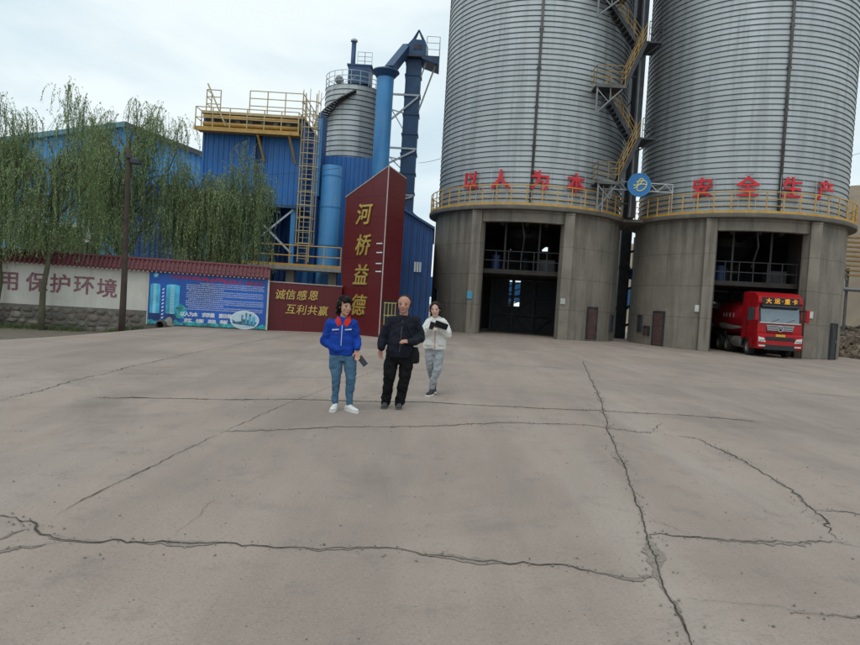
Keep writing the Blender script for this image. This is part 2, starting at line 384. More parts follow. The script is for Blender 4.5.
m_plum = mat('faded_plum_paint', (.23, .105, .13), rough=.9, var=.25, vscale=6, dirt=.5, dirtcol=(.40, .34, .33), dscale=4)
for ch, px, py in (('用', 8, 281), ('保', 37, 282), ('护', 60, 283.5), ('环', 84, 285.5), ('境', 107, 288)):
    p = on_plane(px, py, WA+WN*.006, WN); put_text(ch, p, WD, UP, .80, .006, m_plum, wall, bold=.017)
# verge strip with weeds at the foot of the wall
m_soil = mat('verge_soil', (.15, .125, .095), rough=.95, var=.3, vscale=5, bump=.7, bscale=25)
vg = MB(); edge = [gnd(px, py, -.42) for px, py in ((-420, 366), (-220, 354), (-60, 345), (0, 341), (40, 339), (80, 337.5), (118, 337.5), (140, 336.5), (150, 335))]
for a, b in zip(edge, edge[1:]):
    for j in range(6):
        def pt(e, t):
            s = (e-W0).dot(WD); f = wp(s, .05, 0); q = e.lerp(f, t); q.z = zg(q.x, q.y)+.012+.07*math.sin(min(1, t*1.2)*math.pi*.5)*(1+.6*noise.noise(q*2)); return q
        vg.add([pt(a, j/6), pt(b, j/6), pt(b, (j+1)/6), pt(a, (j+1)/6)], [(0, 1, 2, 3)])
struct(vg.build('verge', m_soil))
m_grass = mat('weed_grass', (.085, .12, .04), rough=.7, var=.45, vscale=4)
gr = MB(); rnd = random.Random(5)
for _ in range(5200):
    s = rnd.uniform(6, s_bill-.05); o = .06+abs(rnd.gauss(0, .35))
    if noise.noise(V(s*.7, o*1.2, 4)) < (-.5 if s < s_bill-2.3 else .15): continue
    p = wp(s, o, 0); p.z = zg(p.x, p.y)+.05; h = rnd.uniform(.06, .26)*(1.2 if o < .5 else .6); a = rnd.uniform(0, 6.28); d = V(math.cos(a), math.sin(a), 0)
    gr.add([p-d*.012, p+d*.012, p+V(rnd.gauss(0, .06), rnd.gauss(0, .06), h)], [(0, 1, 2)])
tag(gr.build('weeds', m_grass), 'green weeds growing along the foot of the boundary wall', 'grass', kind='stuff')

# concrete drain mouth with rubble beside the billboard
m_rub = mat('rubble_concrete', (.27, .25, .22), rough=.95, var=.3, vscale=4, bump=.7, bscale=15)
dr = gnd(160, 331.5, -.25); dr = V(dr.x, dr.y, zg(dr.x, dr.y))
d = thing('drain_mouth', 'dark round drain pipe mouth in a rough concrete headwall under the billboard corner', 'drain', dr)
hd = MB(); rnd = random.Random(2)
for k in range(9):
    t = k/8; p = dr+V(-1.25+1.5*t, .55-.4*t, .1+.1*t); hd.ell(p, (.27, .26, .33-.1*abs(t-.5)), 10)
o = hd.build('headwall', m_rub, d, True)
tx = bpy.data.textures.new('rub', 'CLOUDS'); tx.noise_scale = .18
md = o.modifiers.new('sub', 'SUBSURF'); md.levels = md.render_levels = 2; md.subdivision_type = 'SIMPLE'
md = o.modifiers.new('d', 'DISPLACE'); md.texture = tx; md.strength = .2
MB().lathe([(.15, 0), (.2, 0), (.2, .5), (.15, .5), (.15, 0)], 18, dr+V(.12, -.35, .14), axis='Y').build('pipe', mat('drain_pipe', (.07, .065, .06), rough=.9), d, True)
MB().lathe([(.001, .25), (.15, .25)], 18, dr+V(.12, -.35, .14), axis='Y').build('pipe_bore', mat('dark_bore', (.01, .01, .01), rough=1), d)

# ================================================================== BILLBOARD on the wall
BN, BU = WN, WD
bo = .06
B00, B10 = on_plane(147, 323, WA+WN*bo, WN), on_plane(265.5, 329, WA+WN*bo, WN)
bz0, bz1 = max(B00.z, B10.z)-.02, on_plane(148, 268.5, WA+WN*bo, WN).z
bs0, bs1 = (B00-W0).dot(WD), (B10-W0).dot(WD)
bw, bh = bs1-bs0, bz1-bz0
bill = thing('billboard', 'blue printed information billboard with silo picture and white text on the wall', 'billboard', wp(bs0, bo, bz0))
def bq(u, v, o=0): return wp(bs0+u*bw, bo+o, bz0+v*bh)
def sheet(name, pts, o, m, par=bill):
    b = MB(); n = len(pts); b.add([bq(u, v, o) for u, v in pts], [tuple(range(n))]); return b.build(name, m, par)
m_bblue = mat('print_blue', (.010, .085, .38), rough=.4, var=.35, vscale=.6)
MB().add([bq(u, v, o) for o in (-.05, 0) for v in (0, 1) for u in (0, 1)], [(0, 2, 3, 1), (4, 5, 7, 6), (0, 1, 5, 4), (2, 6, 7, 3), (0, 4, 6, 2), (1, 3, 7, 5)]).build('board', m_bblue, bill)
for (u0, v0, u1, v1) in ((-.008, -.012, 0, 1.012), (1, -.012, 1.014, 1.012)):
    fr = MB(); fr.add([bq(u, v, o) for o in (-.05, .012) for v in (v0, v1) for u in (u0, u1)], [(0, 2, 3, 1), (4, 5, 7, 6), (0, 1, 5, 4), (2, 6, 7, 3), (0, 4, 6, 2), (1, 3, 7, 5)])
    fr.build('frame', mat('billboard_frame', (.55, .52, .42), rough=.6), bill)
m_bcy = mat('print_cyan', (.06, .40, .62), rough=.4, var=.5, vscale=1.6); m_bcy2 = mat('print_light_cyan', (.25, .62, .78), rough=.4, var=.3, vscale=1.5)
m_bdk = mat('print_navy', (.008, .035, .13), rough=.4, var=.4, vscale=3); m_bgr = mat('print_teal', (.03, .30, .33), rough=.4, var=.8, vscale=5)
m_wht = mat('print_white', (.72, .76, .8), rough=.5, var=.05); m_red = mat('print_red', (.55, .02, .06), rough=.5, var=.1)
rnd = random.Random(8)
for x0, x1, top in ((.015, .095, .74), (.145, .255, .74)):
    w_ = x1-x0
    sheet('silo_picture', [(x0, .2), (x1, .2), (x1, top-.02), ((x0+x1)/2+w_*.25, top), ((x0+x1)/2-w_*.25, top), (x0, top-.02)], .004, m_bcy)
    sheet('silo_highlight', [(x0+w_*.3, .2), (x0+w_*.62, .2), (x0+w_*.62, top-.01), (x0+w_*.3, top-.01)], .007, m_bcy2)
    sheet('silo_base_picture', [(x0-.005, .08), (x1+.005, .08), (x1+.005, .2), (x0-.005, .2)], .004, m_bdk)
    for k in range(11):
        zz = .235+k*.045; sheet('silo_line', [(x0, zz), (x1, zz), (x1, zz+.006), (x0, zz+.006)], .009, m_bcy)
for k in range(9):
    zz = .1+k*.065; sheet('stair_picture', [(.112, zz), (.128, zz+.02), (.128, zz+.045), (.112, zz+.025)], .004, m_wht)
pts = [(0, 0), (1, 0)]+[(1-k/30, .055+.05*noise.noise(V(k*.8, 3, 1))+.03*rnd.random()) for k in range(31)]
sheet('foliage_picture', pts, .011, m_bgr)
pts = [(.25+.02*rnd.random()+.0*k, .12+k*.03) for k in range(1)]
sheet('spray_picture', [(.27+.05*math.cos(a)*(1+.4*noise.noise(V(a*2, 1, 5))), .25+.13*math.sin(a)*(1+.5*noise.noise(V(a*2, 4, 5)))) for a in [k*.35 for k in range(18)]], .005, m_bgr)
ec, er = (.815, .155), (.125, .175)
sheet('oval_rim', [(ec[0]+er[0]*math.cos(k*.1963), ec[1]+er[1]*math.sin(k*.1963)) for k in range(32)], .014, m_wht)
sheet('oval_picture', [(ec[0]+er[0]*.94*math.cos(k*.1963), ec[1]+er[1]*.93*math.sin(k*.1963)) for k in range(32)], .017, mat('print_pale_sky', (.45, .58, .66), rough=.5, var=.15))
sheet('oval_plant', [(.715, .08), (.90, .04), (.92, .12), (.905, .13), (.905, .20), (.88, .21), (.88, .14), (.87, .14), (.87, .27), (.85, .27), (.85, .16), (.835, .16), (.835, .29), (.82, .29), (.82, .17), (.80, .17), (.80, .25), (.785, .25), (.785, .13), (.74, .12), (.705, .16)], .02, mat('print_plant', (.06, .16, .24), rough=.5, var=.7, vscale=8))
for a, b in ((.855, .868), (.823, .832), (.885, .902)): sheet('oval_tower', [(a, .08), (b, .08), (b, .23), (a, .23)], .022, m_bcy)
# printed heading and slogans (characters read from the photograph); the body copy is far too small to read and is print only
def btext(s, u0, u1, v, size, m, bold=.02):
    for i, ch in enumerate(s):
        if ch == ' ': continue
        put_text(ch, bq(u0+(u1-u0)*(i+.5)/len(s), v-.0, .009), BU, UP, size, .004, m, bill, bold=bold)
btext('河桥益德', .17, .345, .885, .16, m_red); btext('有限公司', .80, .955, .845, .15, m_red)
for k in range(11):
    u = .365+k*.039; v = .878-.03*k/11
    b = MB(); r_ = random.Random(k)
    for j in range(5):
        uu, vv = u+r_.uniform(-.012, .012), v+r_.uniform(-.03, .03)
        du, dv = ((.014, .006) if j % 2 else (.003, .03))
        b.add([bq(uu-du, vv-dv, .009+.0006*j), bq(uu+du, vv-dv, .009+.0006*j), bq(uu+du, vv+dv, .009+.0006*j), bq(uu-du, vv+dv, .009+.0006*j)], [(0, 1, 2, 3)])
    b.build('worn_character', m_red, bill)
btext('以人为本 求质量 重信誉', .27, .70, .21, .20, m_wht); btext('求实 创新 高效 奉献', .30, .67, .095, .18, m_wht)
cp = MB(); rnd = random.Random(21)
for ln in range(14):
    v = .79-ln*.037; u = .31 if ln % 4 else .33; end = .965 if ln % 4 != 3 else .62
    if ln == 0: u, end = .42, .965
    while u < end:
        l = rnd.uniform(.004, .012)
        for q in range(2):
            vv = v+(q-.5)*.011+rnd.uniform(-.003, .003)
            cp.add([bq(u, vv-.0026, .008), bq(u+l, vv-.0026, .008), bq(u+l, vv+.0026, .008), bq(u, vv+.0026, .008)], [(0, 1, 2, 3)])
        u += l+rnd.uniform(.003, .006)
tag(cp.build('small_print', m_wht, bill), kind='stuff')
sheet('emblem', [(.055+.022*math.cos(a*.5236), .89+.045*math.sin(a*.5236)) for a in range(12)], .006, m_bcy)
sheet('emblem_stroke', [(.04, .87), (.06, .91), (.075, .915), (.062, .88)], .009, m_wht)

# ================================================================== RED NAME WALL AND PYLON
m_gran = mat('maroon_granite', (.115, .014, .018), spec=.35, rough=.32, var=.18, vscale=60, dirt=.25, dirtcol=(.14, .035, .035), dscale=.8)
m_gold = mat('gold_leaf', (.62, .44, .13), rough=.35, metal=.55, var=.15, vscale=5)
m_trim = mat('pale_trim', (.40, .33, .31), rough=.6)
RA, RB = at(266.5, 305, 28.55), at(341, 310, 29.9); RA.z = RB.z = 0
RD = (RB-RA).normalized(); RN = V(RD.y, -RD.x, 0); rl = (RB-RA).length
nw = thing('name_wall', 'low maroon granite wall with gold characters between billboard and tall pylon', 'wall', RA)
def rbox(b, s0, s1, o0, o1, z0, z1):
    return b.add([RA+RD*s+RN*o+V(0, 0, zz) for zz in (z0, z1) for o in (o0, o1) for s in (s0, s1)], [(0, 2, 3, 1), (4, 5, 7, 6), (0, 1, 5, 4), (2, 6, 7, 3), (0, 4, 6, 2), (1, 3, 7, 5)])
rtop = on_plane(266, 281, RA, RN).z
rbox(MB(), 0, rl, -.3, -.02, -.2, rtop-.03).build('wall_core', m_gran, nw)
npan = 4
for r_ in range(3):
    for k in range(npan):
        z0, z1 = -.2+(rtop+.14)*r_/3, -.2+(rtop+.14)*(r_+1)/3
        rbox(MB(), rl*k/npan+.004, rl*(k+1)/npan-.004, -.02, .0, z0+.004, z1-.004).build('panel', m_gran, nw)
rbox(MB(), -.03, rl, -.33, .03, rtop-.03, rtop+.015).build('cap', m_trim, nw)
rbox(MB(), -.10, -.0, -.33, .03, -.2, rtop+.02).build('end_trim', mat('cream_trim', (.55, .5, .45), rough=.7), nw)
for s, pos in (('诚信感恩', ((280.6, 294.3), (290.9, 294.6), (302, 295.2), (313, 295.6))), ('互利共赢', ((290.7, 309), (301.5, 309.8), (312.3, 310.3), (323, 311)))):
    for ch, (px, py) in zip(s, pos): put_text(ch, on_plane(px, py, RA+RN*.03, RN), RD, UP, .46, .025, m_gold, nw, bold=.006, shear=.14)
PA, PB_, PC_ = gnd(338.3, 332.6, 0), gnd(379, 337.4, 0), at(397.2, 330, 30.1); PC_.z = 0; PD_ = PC_+(PA-PB_)
Z = [6.45, 7.42, 6.93, 5.95]; Z[0] = at(345.3, 197, PA.y).z; Z[1] = at(391, 166, PB_.y).z; Z[2] = at(407, 178.6, PC_.y).z; Z[3] = Z[0]+Z[2]-Z[1]
pyl = thing('name_pylon', 'tall maroon granite entrance pylon with slanted top and four gold characters', 'pylon', PB_)
foot = [PA, PB_, PC_, PD_]
cen = sum(foot, V(0, 0, 0))/4
b = MB(); ins = [p+(cen-p).normalized()*.03 for p in foot]
b.add([p+V(0, 0, -.2) for p in ins]+[p+V(0, 0, z_-.02) for p, z_ in zip(ins, Z)], [(0, 3, 2, 1), (0, 1, 5, 4), (1, 2, 6, 5), (2, 3, 7, 6), (3, 0, 4, 7), (4, 5, 6, 7)]); b.build('core', m_gran, pyl)
FU = (PB_-PA).normalized(); FN = V(FU.y, -FU.x, 0); SU = (PC_-PB_).normalized(); SN = V(SU.y, -SU.x, 0)
def face_panels(A, U, Nn, ln, za, zb, cols, rows_h, skip=None):
    zmax = max(za, zb); z = -.2
    while z < zmax-.01:
        z1 = min(z+rows_h, zmax)
        for k in range(cols):
            s0, s1 = ln*k/cols+.003, ln*(k+1)/cols-.003
            if skip and skip(z, k): continue
            t = lambda s: za+(zb-za)*s/ln
            pts = []
            a0, a1 = min(z1-.005, t(s0)), min(z1-.005, t(s1))
            if a0 <= z+.01 and a1 <= z+.01: continue
            poly = [(s0, z), (s1, z)]
            if a1 > z: poly.append((s1, a1))
            if (a1 >= z1-.006) != (a0 >= z1-.006):
                sx = (z1-.005-za)/(zb-za)*ln
                if s0 < sx < s1: poly.append((sx, z1-.005))
            if a0 > z: poly.append((s0, a0))
            elif zb > za:
                sx = (z-za)/(zb-za)*ln; poly[0] = (max(s0, min(s1-.02, sx)), z)
            MB().prism(poly, 0, .03, lambda u, v, w_: A+U*u+V(0, 0, v)+Nn*w_).build('panel', m_gran, pyl)
        z = z1
FL, SL = (PB_-PA).length, (PC_-PB_).length
face_panels(PA-FN*.02, FU, FN, FL, Z[0]-.02, Z[1]-.02, 3, .9)
face_panels(PB_-SN*.02, SU, SN, SL, Z[1]-.02, Z[2]-.02, 1, .9, skip=lambda z, k: .5 < z < 1.5)
tr = MB(); q = .045
for a, b_ in ((PA+V(0, 0, Z[0]), PB_+V(0, 0, Z[1])), (PB_+V(0, 0, Z[1]), PC_+V(0, 0, Z[2])), (PB_+V(0, 0, -.2), PB_+V(0, 0, Z[1]))): tr.beam(a+FN*.01, b_+FN*.01, q)
tr.build('edge_trim', m_trim, pyl)
for ch, px, py in (('河', 364.5, 214), ('桥', 363.2, 244.8), ('益', 361, 274.4), ('德', 359, 304.8)):
    put_text(ch, on_plane(px, py, PA+FN*.05, FN), FU, UP, .98, .045, m_gold, pyl, bold=.012, shear=.18)
for px, py in ((379.5, 243.5), (379.3, 252.5), (378.6, 263.5), (378.4, 271.5)):
    c = on_plane(px, py, PA+FN*.03, FN); MB().box(c, (.36, .012, .045), math.atan2(FU.y, FU.x)).build('white_mark', m_wht, pyl)
m_yel = mat('yellow_paint', (.42, .25, .06), rough=.5, var=.2, vscale=4, dirt=.45, dirtcol=(.16, .10, .05))
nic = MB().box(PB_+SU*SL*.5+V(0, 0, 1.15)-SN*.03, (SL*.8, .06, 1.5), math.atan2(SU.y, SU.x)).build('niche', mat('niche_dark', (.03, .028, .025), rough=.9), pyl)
ry = MB()
for k in range(4): ry.tube([PB_+SU*SL*(.2+.2*k)+SN*.0+V(0, 0, .45), PB_+SU*SL*(.2+.2*k)+V(0, 0, 1.5)], .025, 5)
for zz in (.95, 1.5): ry.tube([PB_+SU*SL*.15+V(0, 0, zz), PB_+SU*SL*.85+V(0, 0, zz)], .025, 5)
ry.build('niche_rail', mat('pale_yellow', (.55, .45, .2), rough=.6), pyl)

# ================================================================== BIG SILOS
m_conc = mat('cast_concrete', (.215, .19, .155), rough=.88, var=.16, vscale=.8, streak=.75, stretch=.22, dirt=.35, dirtcol=(.10, .09, .075), bump=.3, bscale=18)
def add_formwork(m, pitch, ang):
    t = m.node_tree; n = t.nodes; L = t.links; b = n['Principled BSDF']; prev = b.inputs['Base Color'].links[0].from_socket
    co = n.new('ShaderNodeTexCoord'); s = n.new('ShaderNodeSeparateXYZ'); L.new(co.outputs['Object'], s.inputs[0])
    def mth(op, a, bb=None, v=None):
        x = n.new('ShaderNodeMath'); x.operation = op
        for i, q in enumerate((a, bb)):
            if q is None: continue
            if isinstance(q, (int, float)): x.inputs[i].default_value = q
            else: L.new(q, x.inputs[i])
        return x.outputs[0]
    nzv = n.new('ShaderNodeTexNoise'); nzv.inputs['Scale'].default_value = 1.7; L.new(co.outputs['Object'], nzv.inputs['Vector'])
    zz = mth('ADD', s.outputs[2], mth('MULTIPLY', nzv.outputs[0], .10))
    fz = mth('LESS_THAN', mth('FRACT', mth('DIVIDE', zz, pitch)), .022)
    fa = mth('LESS_THAN', mth('FRACT', mth('DIVIDE', mth('ARCTAN2', s.outputs[0], s.outputs[1]), ang)), .02)
    mxx = mth('MULTIPLY', mth('MAXIMUM', fz, mth('MULTIPLY', fa, .6)), .55)
    x = n.new('ShaderNodeMix'); x.data_type = 'RGBA'; L.new(mxx, x.inputs[0]); L.new(prev, x.inputs[6]); x.inputs[7].default_value = (.07, .062, .052, 1); L.new(x.outputs[2], b.inputs['Base Color'])
add_formwork(m_conc, 1.72, .262)
m_concdk = mat('gloom_concrete', (.04, .036, .032), rough=.95, var=.3, vscale=1.5)  # concrete darkened so the colour itself carries the gloom inside the silo bases
m_slab = mat('slab_concrete', (.15, .138, .12), rough=.9, var=.2, vscale=1.5, dirt=.4)
m_galv = mat('galvanised_sheet', (.455, .485, .495), rough=.5, metal=.5, var=.14, vscale=.35, streak=.42, stretch=.14, dirt=.35, dirtcol=(.27, .25, .225), dscale=.7)
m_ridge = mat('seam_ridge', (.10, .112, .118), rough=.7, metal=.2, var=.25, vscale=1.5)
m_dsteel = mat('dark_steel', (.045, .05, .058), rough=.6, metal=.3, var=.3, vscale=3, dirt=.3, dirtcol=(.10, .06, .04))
m_grey = mat('grey_steel', (.20, .21, .215), rough=.5, metal=.4, var=.2, vscale=3, dirt=.35, dirtcol=(.14, .10, .07))
m_rust = mat('rusty_pipe', (.12, .118, .112), rough=.7, metal=.2, var=.3, vscale=2, dirt=.45, dirtcol=(.14, .08, .045))
m_maroon = mat('door_maroon', (.085, .045, .04), rough=.6, var=.2, vscale=3, dirt=.4, dirtcol=(.12, .1, .085))
m_rails = mat('rail_yellow', (.52, .29, .05), rough=.5, var=.2, vscale=4, dirt=.3, dirtcol=(.2, .13, .07))
m_redch = mat('red_letter', (.60, .02, .03), rough=.5, var=.2, vscale=3)
m_whitewire = mat('white_wire', (.45, .46, .47), rough=.5)
m_hop = mat('hopper_steel', (.06, .06, .06), rough=.6, metal=.3, var=.3)
TH = R(-10); SR = 5.72; SZ = 7.0; ST = 7.22; SHELL = 5.6
SCL, SCR = V(5.70, 41.86, 0), V(17.92, 39.70, 0)
def arc(b, a0, a1, r0, r1, z0, z1, n):
    prof = [(r1, z0), (r1, z1), (r0, z1), (r0, z0), (r1, z0)]
    b.lathe(prof, n, a0=a0, a1=a1)
    if abs(a1-a0-2*math.pi) > 1e-4:
        m = n+1; e = len(b.v)-5*m
        b.f.append((e, e+m, e+2*m, e+3*m)); b.f.append((e+n+3*m, e+n+2*m, e+n+m, e+n))
    return b
def railing_ring(par, r, z, a0, a1, npost):
    for k in range(npost+1):
        a = a0+(a1-a0)*k/npost; p = V(r*math.sin(a), -r*math.cos(a), z)
        MB().beam(p, p+V(0, 0, 1.08), .05).build('post', m_rails, par)
    for nm, h, t in (('top_rail', 1.08, .03), ('mid_rail', .72, .022), ('low_rail', .38, .022)):
        MB().tube([V(r*math.sin(a0+(a1-a0)*k/96), -r*math.cos(a0+(a1-a0)*k/96), z+h) for k in range(97)], t, 5).build(nm, m_rails, par)
    b = MB(); arc(b, a0, a1, r-.01, r+.01, z+.01, z+.13, 96); b.build('toe_board', m_rails, par)
def silo(label, C, text, pos, seam_u, rail_range, seed):
    t = thing('storage_silo', label, 'silo', C, TH, local=True)
    ow, oh = 2.27, 6.36; a = math.asin(ow/SR); bo, bh_ = 1.7, 4.6; ab = math.asin(bo/SR)
    b = MB(); arc(b, a, math.pi-ab, SR-.45, SR, -.6, SZ, 40); arc(b, math.pi+ab, 2*math.pi-a, SR-.45, SR, -.6, SZ, 40)
    base = b.build('concrete_wall', m_conc, t, R(30))
    MB().lathe([(SR-.47, -.5), (SR-.47, SZ-.1)], 40, a0=a+.25, a1=math.pi-ab-.02).build('inner_gloom_sheet', m_concdk, t); MB().lathe([(SR-.47, -.5), (SR-.47, SZ-.1)], 40, a0=math.pi+ab+.02, a1=2*math.pi-a-.25).build('inner_gloom_sheet', m_concdk, t)  # dark sheets over the inner wall face, interior shade put into their colour
    b = MB(); arc(b, -a, a, SR-.45, SR-.003, oh, SZ-.003, 14); b.build('lintel', m_conc, t, R(30))
    for z0, z1 in ((bh_, 5.75), (6.08, SZ-.003)):
        b = MB(); arc(b, math.pi-ab, math.pi+ab, SR-.45, SR-.003, z0, z1, 10); b.build('rear_lintel', m_conc, t, R(30))
    for k in range(5): MB().lohi((-1.6+k*.75, math.sqrt(SR*SR-bo*bo)-.1, 5.7), (-1.25+k*.75, math.sqrt(SR*SR-bo*bo)+.25, 6.1)).build('rear_mullion', m_concdk, t)
    yf = -math.sqrt(SR*SR-ow*ow)
    for s in (-1, 1):
        MB().lohi((s*ow, yf-.16, -.6), (s*(ow+.55), yf+.6, SZ-.02)).build('pilaster', m_conc, t, bevel=.03)
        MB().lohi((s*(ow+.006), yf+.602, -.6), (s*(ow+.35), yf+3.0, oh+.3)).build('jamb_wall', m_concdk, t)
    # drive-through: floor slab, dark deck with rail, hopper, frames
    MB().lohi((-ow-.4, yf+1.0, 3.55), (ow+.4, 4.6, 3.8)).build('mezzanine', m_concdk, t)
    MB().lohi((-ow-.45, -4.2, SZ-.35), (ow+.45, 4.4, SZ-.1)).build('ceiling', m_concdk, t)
    for x in (-1.2, .2, 1.3): MB().lohi((x-.1, -4.1, SZ-.65), (x+.1, 4.3, SZ-.37)).build('ceiling_beam', m_dsteel, t)
    MB().lathe([(1.7, SZ-.4), (1.7, SZ-.9), (.35, 4.9), (.35, 3.85)], 24, (0, 1.6, 0)).build('hopper', m_hop, t, R(40))
    ml = t
    for k in range(7): MB().beam((-ow+.1+k*.72, yf+1.1, 3.8), (-ow+.1+k*.72, yf+1.1, 4.85), .045).build('deck_post', m_dsteel, t)
    for h in (4.3, 4.85): MB().beam((-ow, yf+1.1, h), (ow, yf+1.1, h), .045).build('deck_rail', m_dsteel, t)
    for x in (-1.0, .95): MB().beam((x, yf+1.6, 3.8), (x, yf+1.6, SZ-.35), .10).build('hanger', m_hop, t)
    MB().tube([(-.1, yf+.7, SZ-.3), (.1, yf+.9, 5.7), (.0, yf+1.5, 4.6)], .05, 8).build('chute_pipe', m_hop, t)
    MB().lathe([(.28, 3.81), (.28, 4.65), (.001, 4.65)], 16, (-1.5, yf+1.9, 0)).build('drum', mat('blue_drum', (.012, .03, .10), rough=.6), t, R(40))
    MB().lohi((.9, yf+1.8, 3.81), (1.9, yf+2.6, 4.5)).build('control_box', m_hop, t)
    # inner rear machinery frames against the light of the back opening
    for x in (-2.1, -.7, .7, 2.1): MB().beam((x, 2.6, -.3), (x, 2.6, 3.55), .2).build('frame_post', m_dsteel, t)
    for zz in (1.2, 2.4): MB().beam((-2.1, 2.6, zz), (2.1, 2.6, zz), .16).build('frame_beam', m_dsteel, t)
    for x0, x1 in ((-2.1, -.7), (.7, -.7), (.7, 2.1)):
        MB().beam((x0, 2.7, 0), (x1, 2.7, 1.2), .1).build('brace', m_dsteel, t); MB().beam((x1, 2.7, 1.25), (x0, 2.7, 2.4), .1).build('brace', m_dsteel, t)
    MB().lohi((-2.2, 2.9, -.3), (-1.0, 3.2, 3.5)).build('rear_screen', m_dsteel, t); MB().lohi((-.25, 2.95, -.3), (2.2, 3.2, 3.5)).build('rear_screen', m_dsteel, t)
    MB().lohi((-1.05, 2.92, -.3), (-.2, 3.1, 1.75)).build('rear_screen', m_dsteel, t)
    for k in range(4): MB().beam((-1.0, 2.8, 1.8+.42*k), (-.25, 2.8, 2.1+.42*k), .07).build('slot_brace', m_dsteel, t)
    MB().lohi((-2.3, 4.2, 3.82), (2.3, 4.4, 4.75)).build('rear_panel', m_dsteel, t)
    # ring slab and railing
    b = MB(); b.lathe([(0.01, SZ), (SR+.42, SZ), (SR+.44, SZ+.04), (SR+.44, ST-.03), (SR+.42, ST), (0.01, ST)], 96); b.build('ring_slab', m_slab, t, R(30))
    rl_ = bpy.data.objects.new('railing', MB().tube([V((SR+.36)*math.sin(rail_range[0]+(rail_range[1]-rail_range[0])*k/96), -(SR+.36)*math.cos(rail_range[0]+(rail_range[1]-rail_range[0])*k/96), ST+.02) for k in range(97)], .02, 5).mesh('railing'))
    COL.objects.link(rl_); rl_.parent = t; rl_.data.materials.append(m_rails); ORG[rl_] = V(0, 0, 0)
    railing_ring(rl_, SR+.36, ST, rail_range[0], rail_range[1], int((rail_range[1]-rail_range[0])*(SR+.36)/.82))
    # shell: smooth drum and proud spiral seams
    top = 27.0
    MB().lathe([(SHELL, ST), (SHELL, top), (SHELL+.15, top+.02), (.6, top+3.0), (.6, top+3.6), (.01, top+3.7)], 128).build('shell', m_galv, t, R(30))
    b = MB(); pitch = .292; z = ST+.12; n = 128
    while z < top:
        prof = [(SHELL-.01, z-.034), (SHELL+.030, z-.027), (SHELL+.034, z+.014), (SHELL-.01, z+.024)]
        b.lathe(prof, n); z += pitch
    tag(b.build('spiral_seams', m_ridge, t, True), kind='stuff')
    sa = math.asin(seam_u/SHELL)
    p = V((SHELL+.1)*math.sin(sa), -(SHELL+.1)*math.cos(sa), 0)
    MB().tube([p+V(0, 0, ST+.02), p+V(0, 0, top)], .075, 8).build('down_pipe', m_rust, t, True)
    for k in range(9): MB().box(p*.995+V(0, 0, ST+1.2+k*2.1), (.24, .1, .07), sa).build('pipe_clamp', m_rust, t)
    # standing letters with thin wire frames
    for ch, u in zip(text, pos):
        al = math.asin(u/(SHELL+.18)); c = V(math.sin(al)*(SHELL+.2), -math.cos(al)*(SHELL+.2), 8.64); U = V(math.cos(al), math.sin(al), 0)
        put_text(ch, c, U, UP, 1.12, .08, m_redch, t, bold=.017)
        f = MB(); q = .58
        for (x0, z0), (x1, z1) in (((-q, -q), (q, -q)), ((q, -q), (q, q)), ((q, q), (-q, q)), ((-q, q), (-q, -q))):
            f.tube([c-UP.cross(U)*-.05+U*x0+UP*z0, c-UP.cross(U)*-.05+U*x1+UP*z1], .012, 4)
        f.build('letter_frame', m_whitewire, t)
        for x0 in (-.4, .4): MB().beam(c+U*x0+V(0, 0, -.58)+UP.cross(U)*.05, V((c+U*x0).x, (c+U*x0).y, ST), .03).build('letter_prop', m_whitewire, t)
    return t
def wall_door(t, u, w_, z0, z1, m, name='door', proud=.03):
    al = math.asin(u/SR); U = V(math.cos(al), math.sin(al), 0); Nn = V(math.sin(al), -math.cos(al), 0); c = Nn*(SR+proud)
    d = MB().box(c+V(0, 0, (z0+z1)/2), (w_, .10, z1-z0), al).build(name, m, t, bevel=.01)
    fr_ = MB()
    for s in (-1, 1): MB().box(c+U*s*(w_/2+.04)+V(0, 0, (z0+z1)/2+.02), (.07, .16, z1-z0+.1), al).build('frame', m_dsteel, d)
    MB().box(c+V(0, 0, z1+.045), (w_+.02, .16, .07), al).build('frame', m_dsteel, d)
    if name == 'door':
        MB().box(c+Nn*.07+U*w_*.32+V(0, 0, z0+.95), (.03, .06, .14), al).build('handle', m_grey, d)
        for k in range(2): MB().box(c+Nn*.055+V(0, 0, z0+(z1-z0)*(.28+.44*k)), (w_*.7, .02, (z1-z0)*.3), al).build('door_panel', m, d, bevel=.008)
    return d
def wall_sign(t, u, z, w_, h, m, yoff=0, name='sign'):
    if abs(u) < 2.85: y = -math.sqrt(SR*SR-2.27**2)-.18; return MB().lohi((u-w_/2, y-.03, z-h/2), (u+w_/2, y, z+h/2)).build(name, m, t, bevel=.006)
    al = math.asin(u/SR); return MB().box(V(math.sin(al)*(SR+.03), -math.cos(al)*(SR+.03), z), (w_, .06, h), al).build(name, m, t, bevel=.006)
SL_ = silo('left grey steel silo on concrete base with open empty drive-through', SCL, '以人为本', (-3.05, -1.33, .79, 2.73), .35, (-math.pi*.95, R(72)), 1)
SR_ = silo('right grey steel silo on concrete base with red truck in its doorway', SCR, '安全生产', (-3.06, -1.0, 1.13, 2.93), .55, (-R(72), math.pi*.95), 2)
wall_door(SL_, 4.12, .66, .15, 1.88, m_maroon); wall_door(SL_, 5.35, .35, .6, 1.5, m_dsteel, 'vent')
wall_door(SL_, -5.0, .5, 1.7, 2.4, m_dsteel, 'vent')
wall_sign(SL_, -2.68, 2.2, .28, .42, mat('sign_cyan', (.06, .34, .5), rough=.4)); wall_sign(SL_, 2.45, 2.15, .26, .32, mat('box_grey', (.4, .4, .38), rough=.5), name='switch_box')
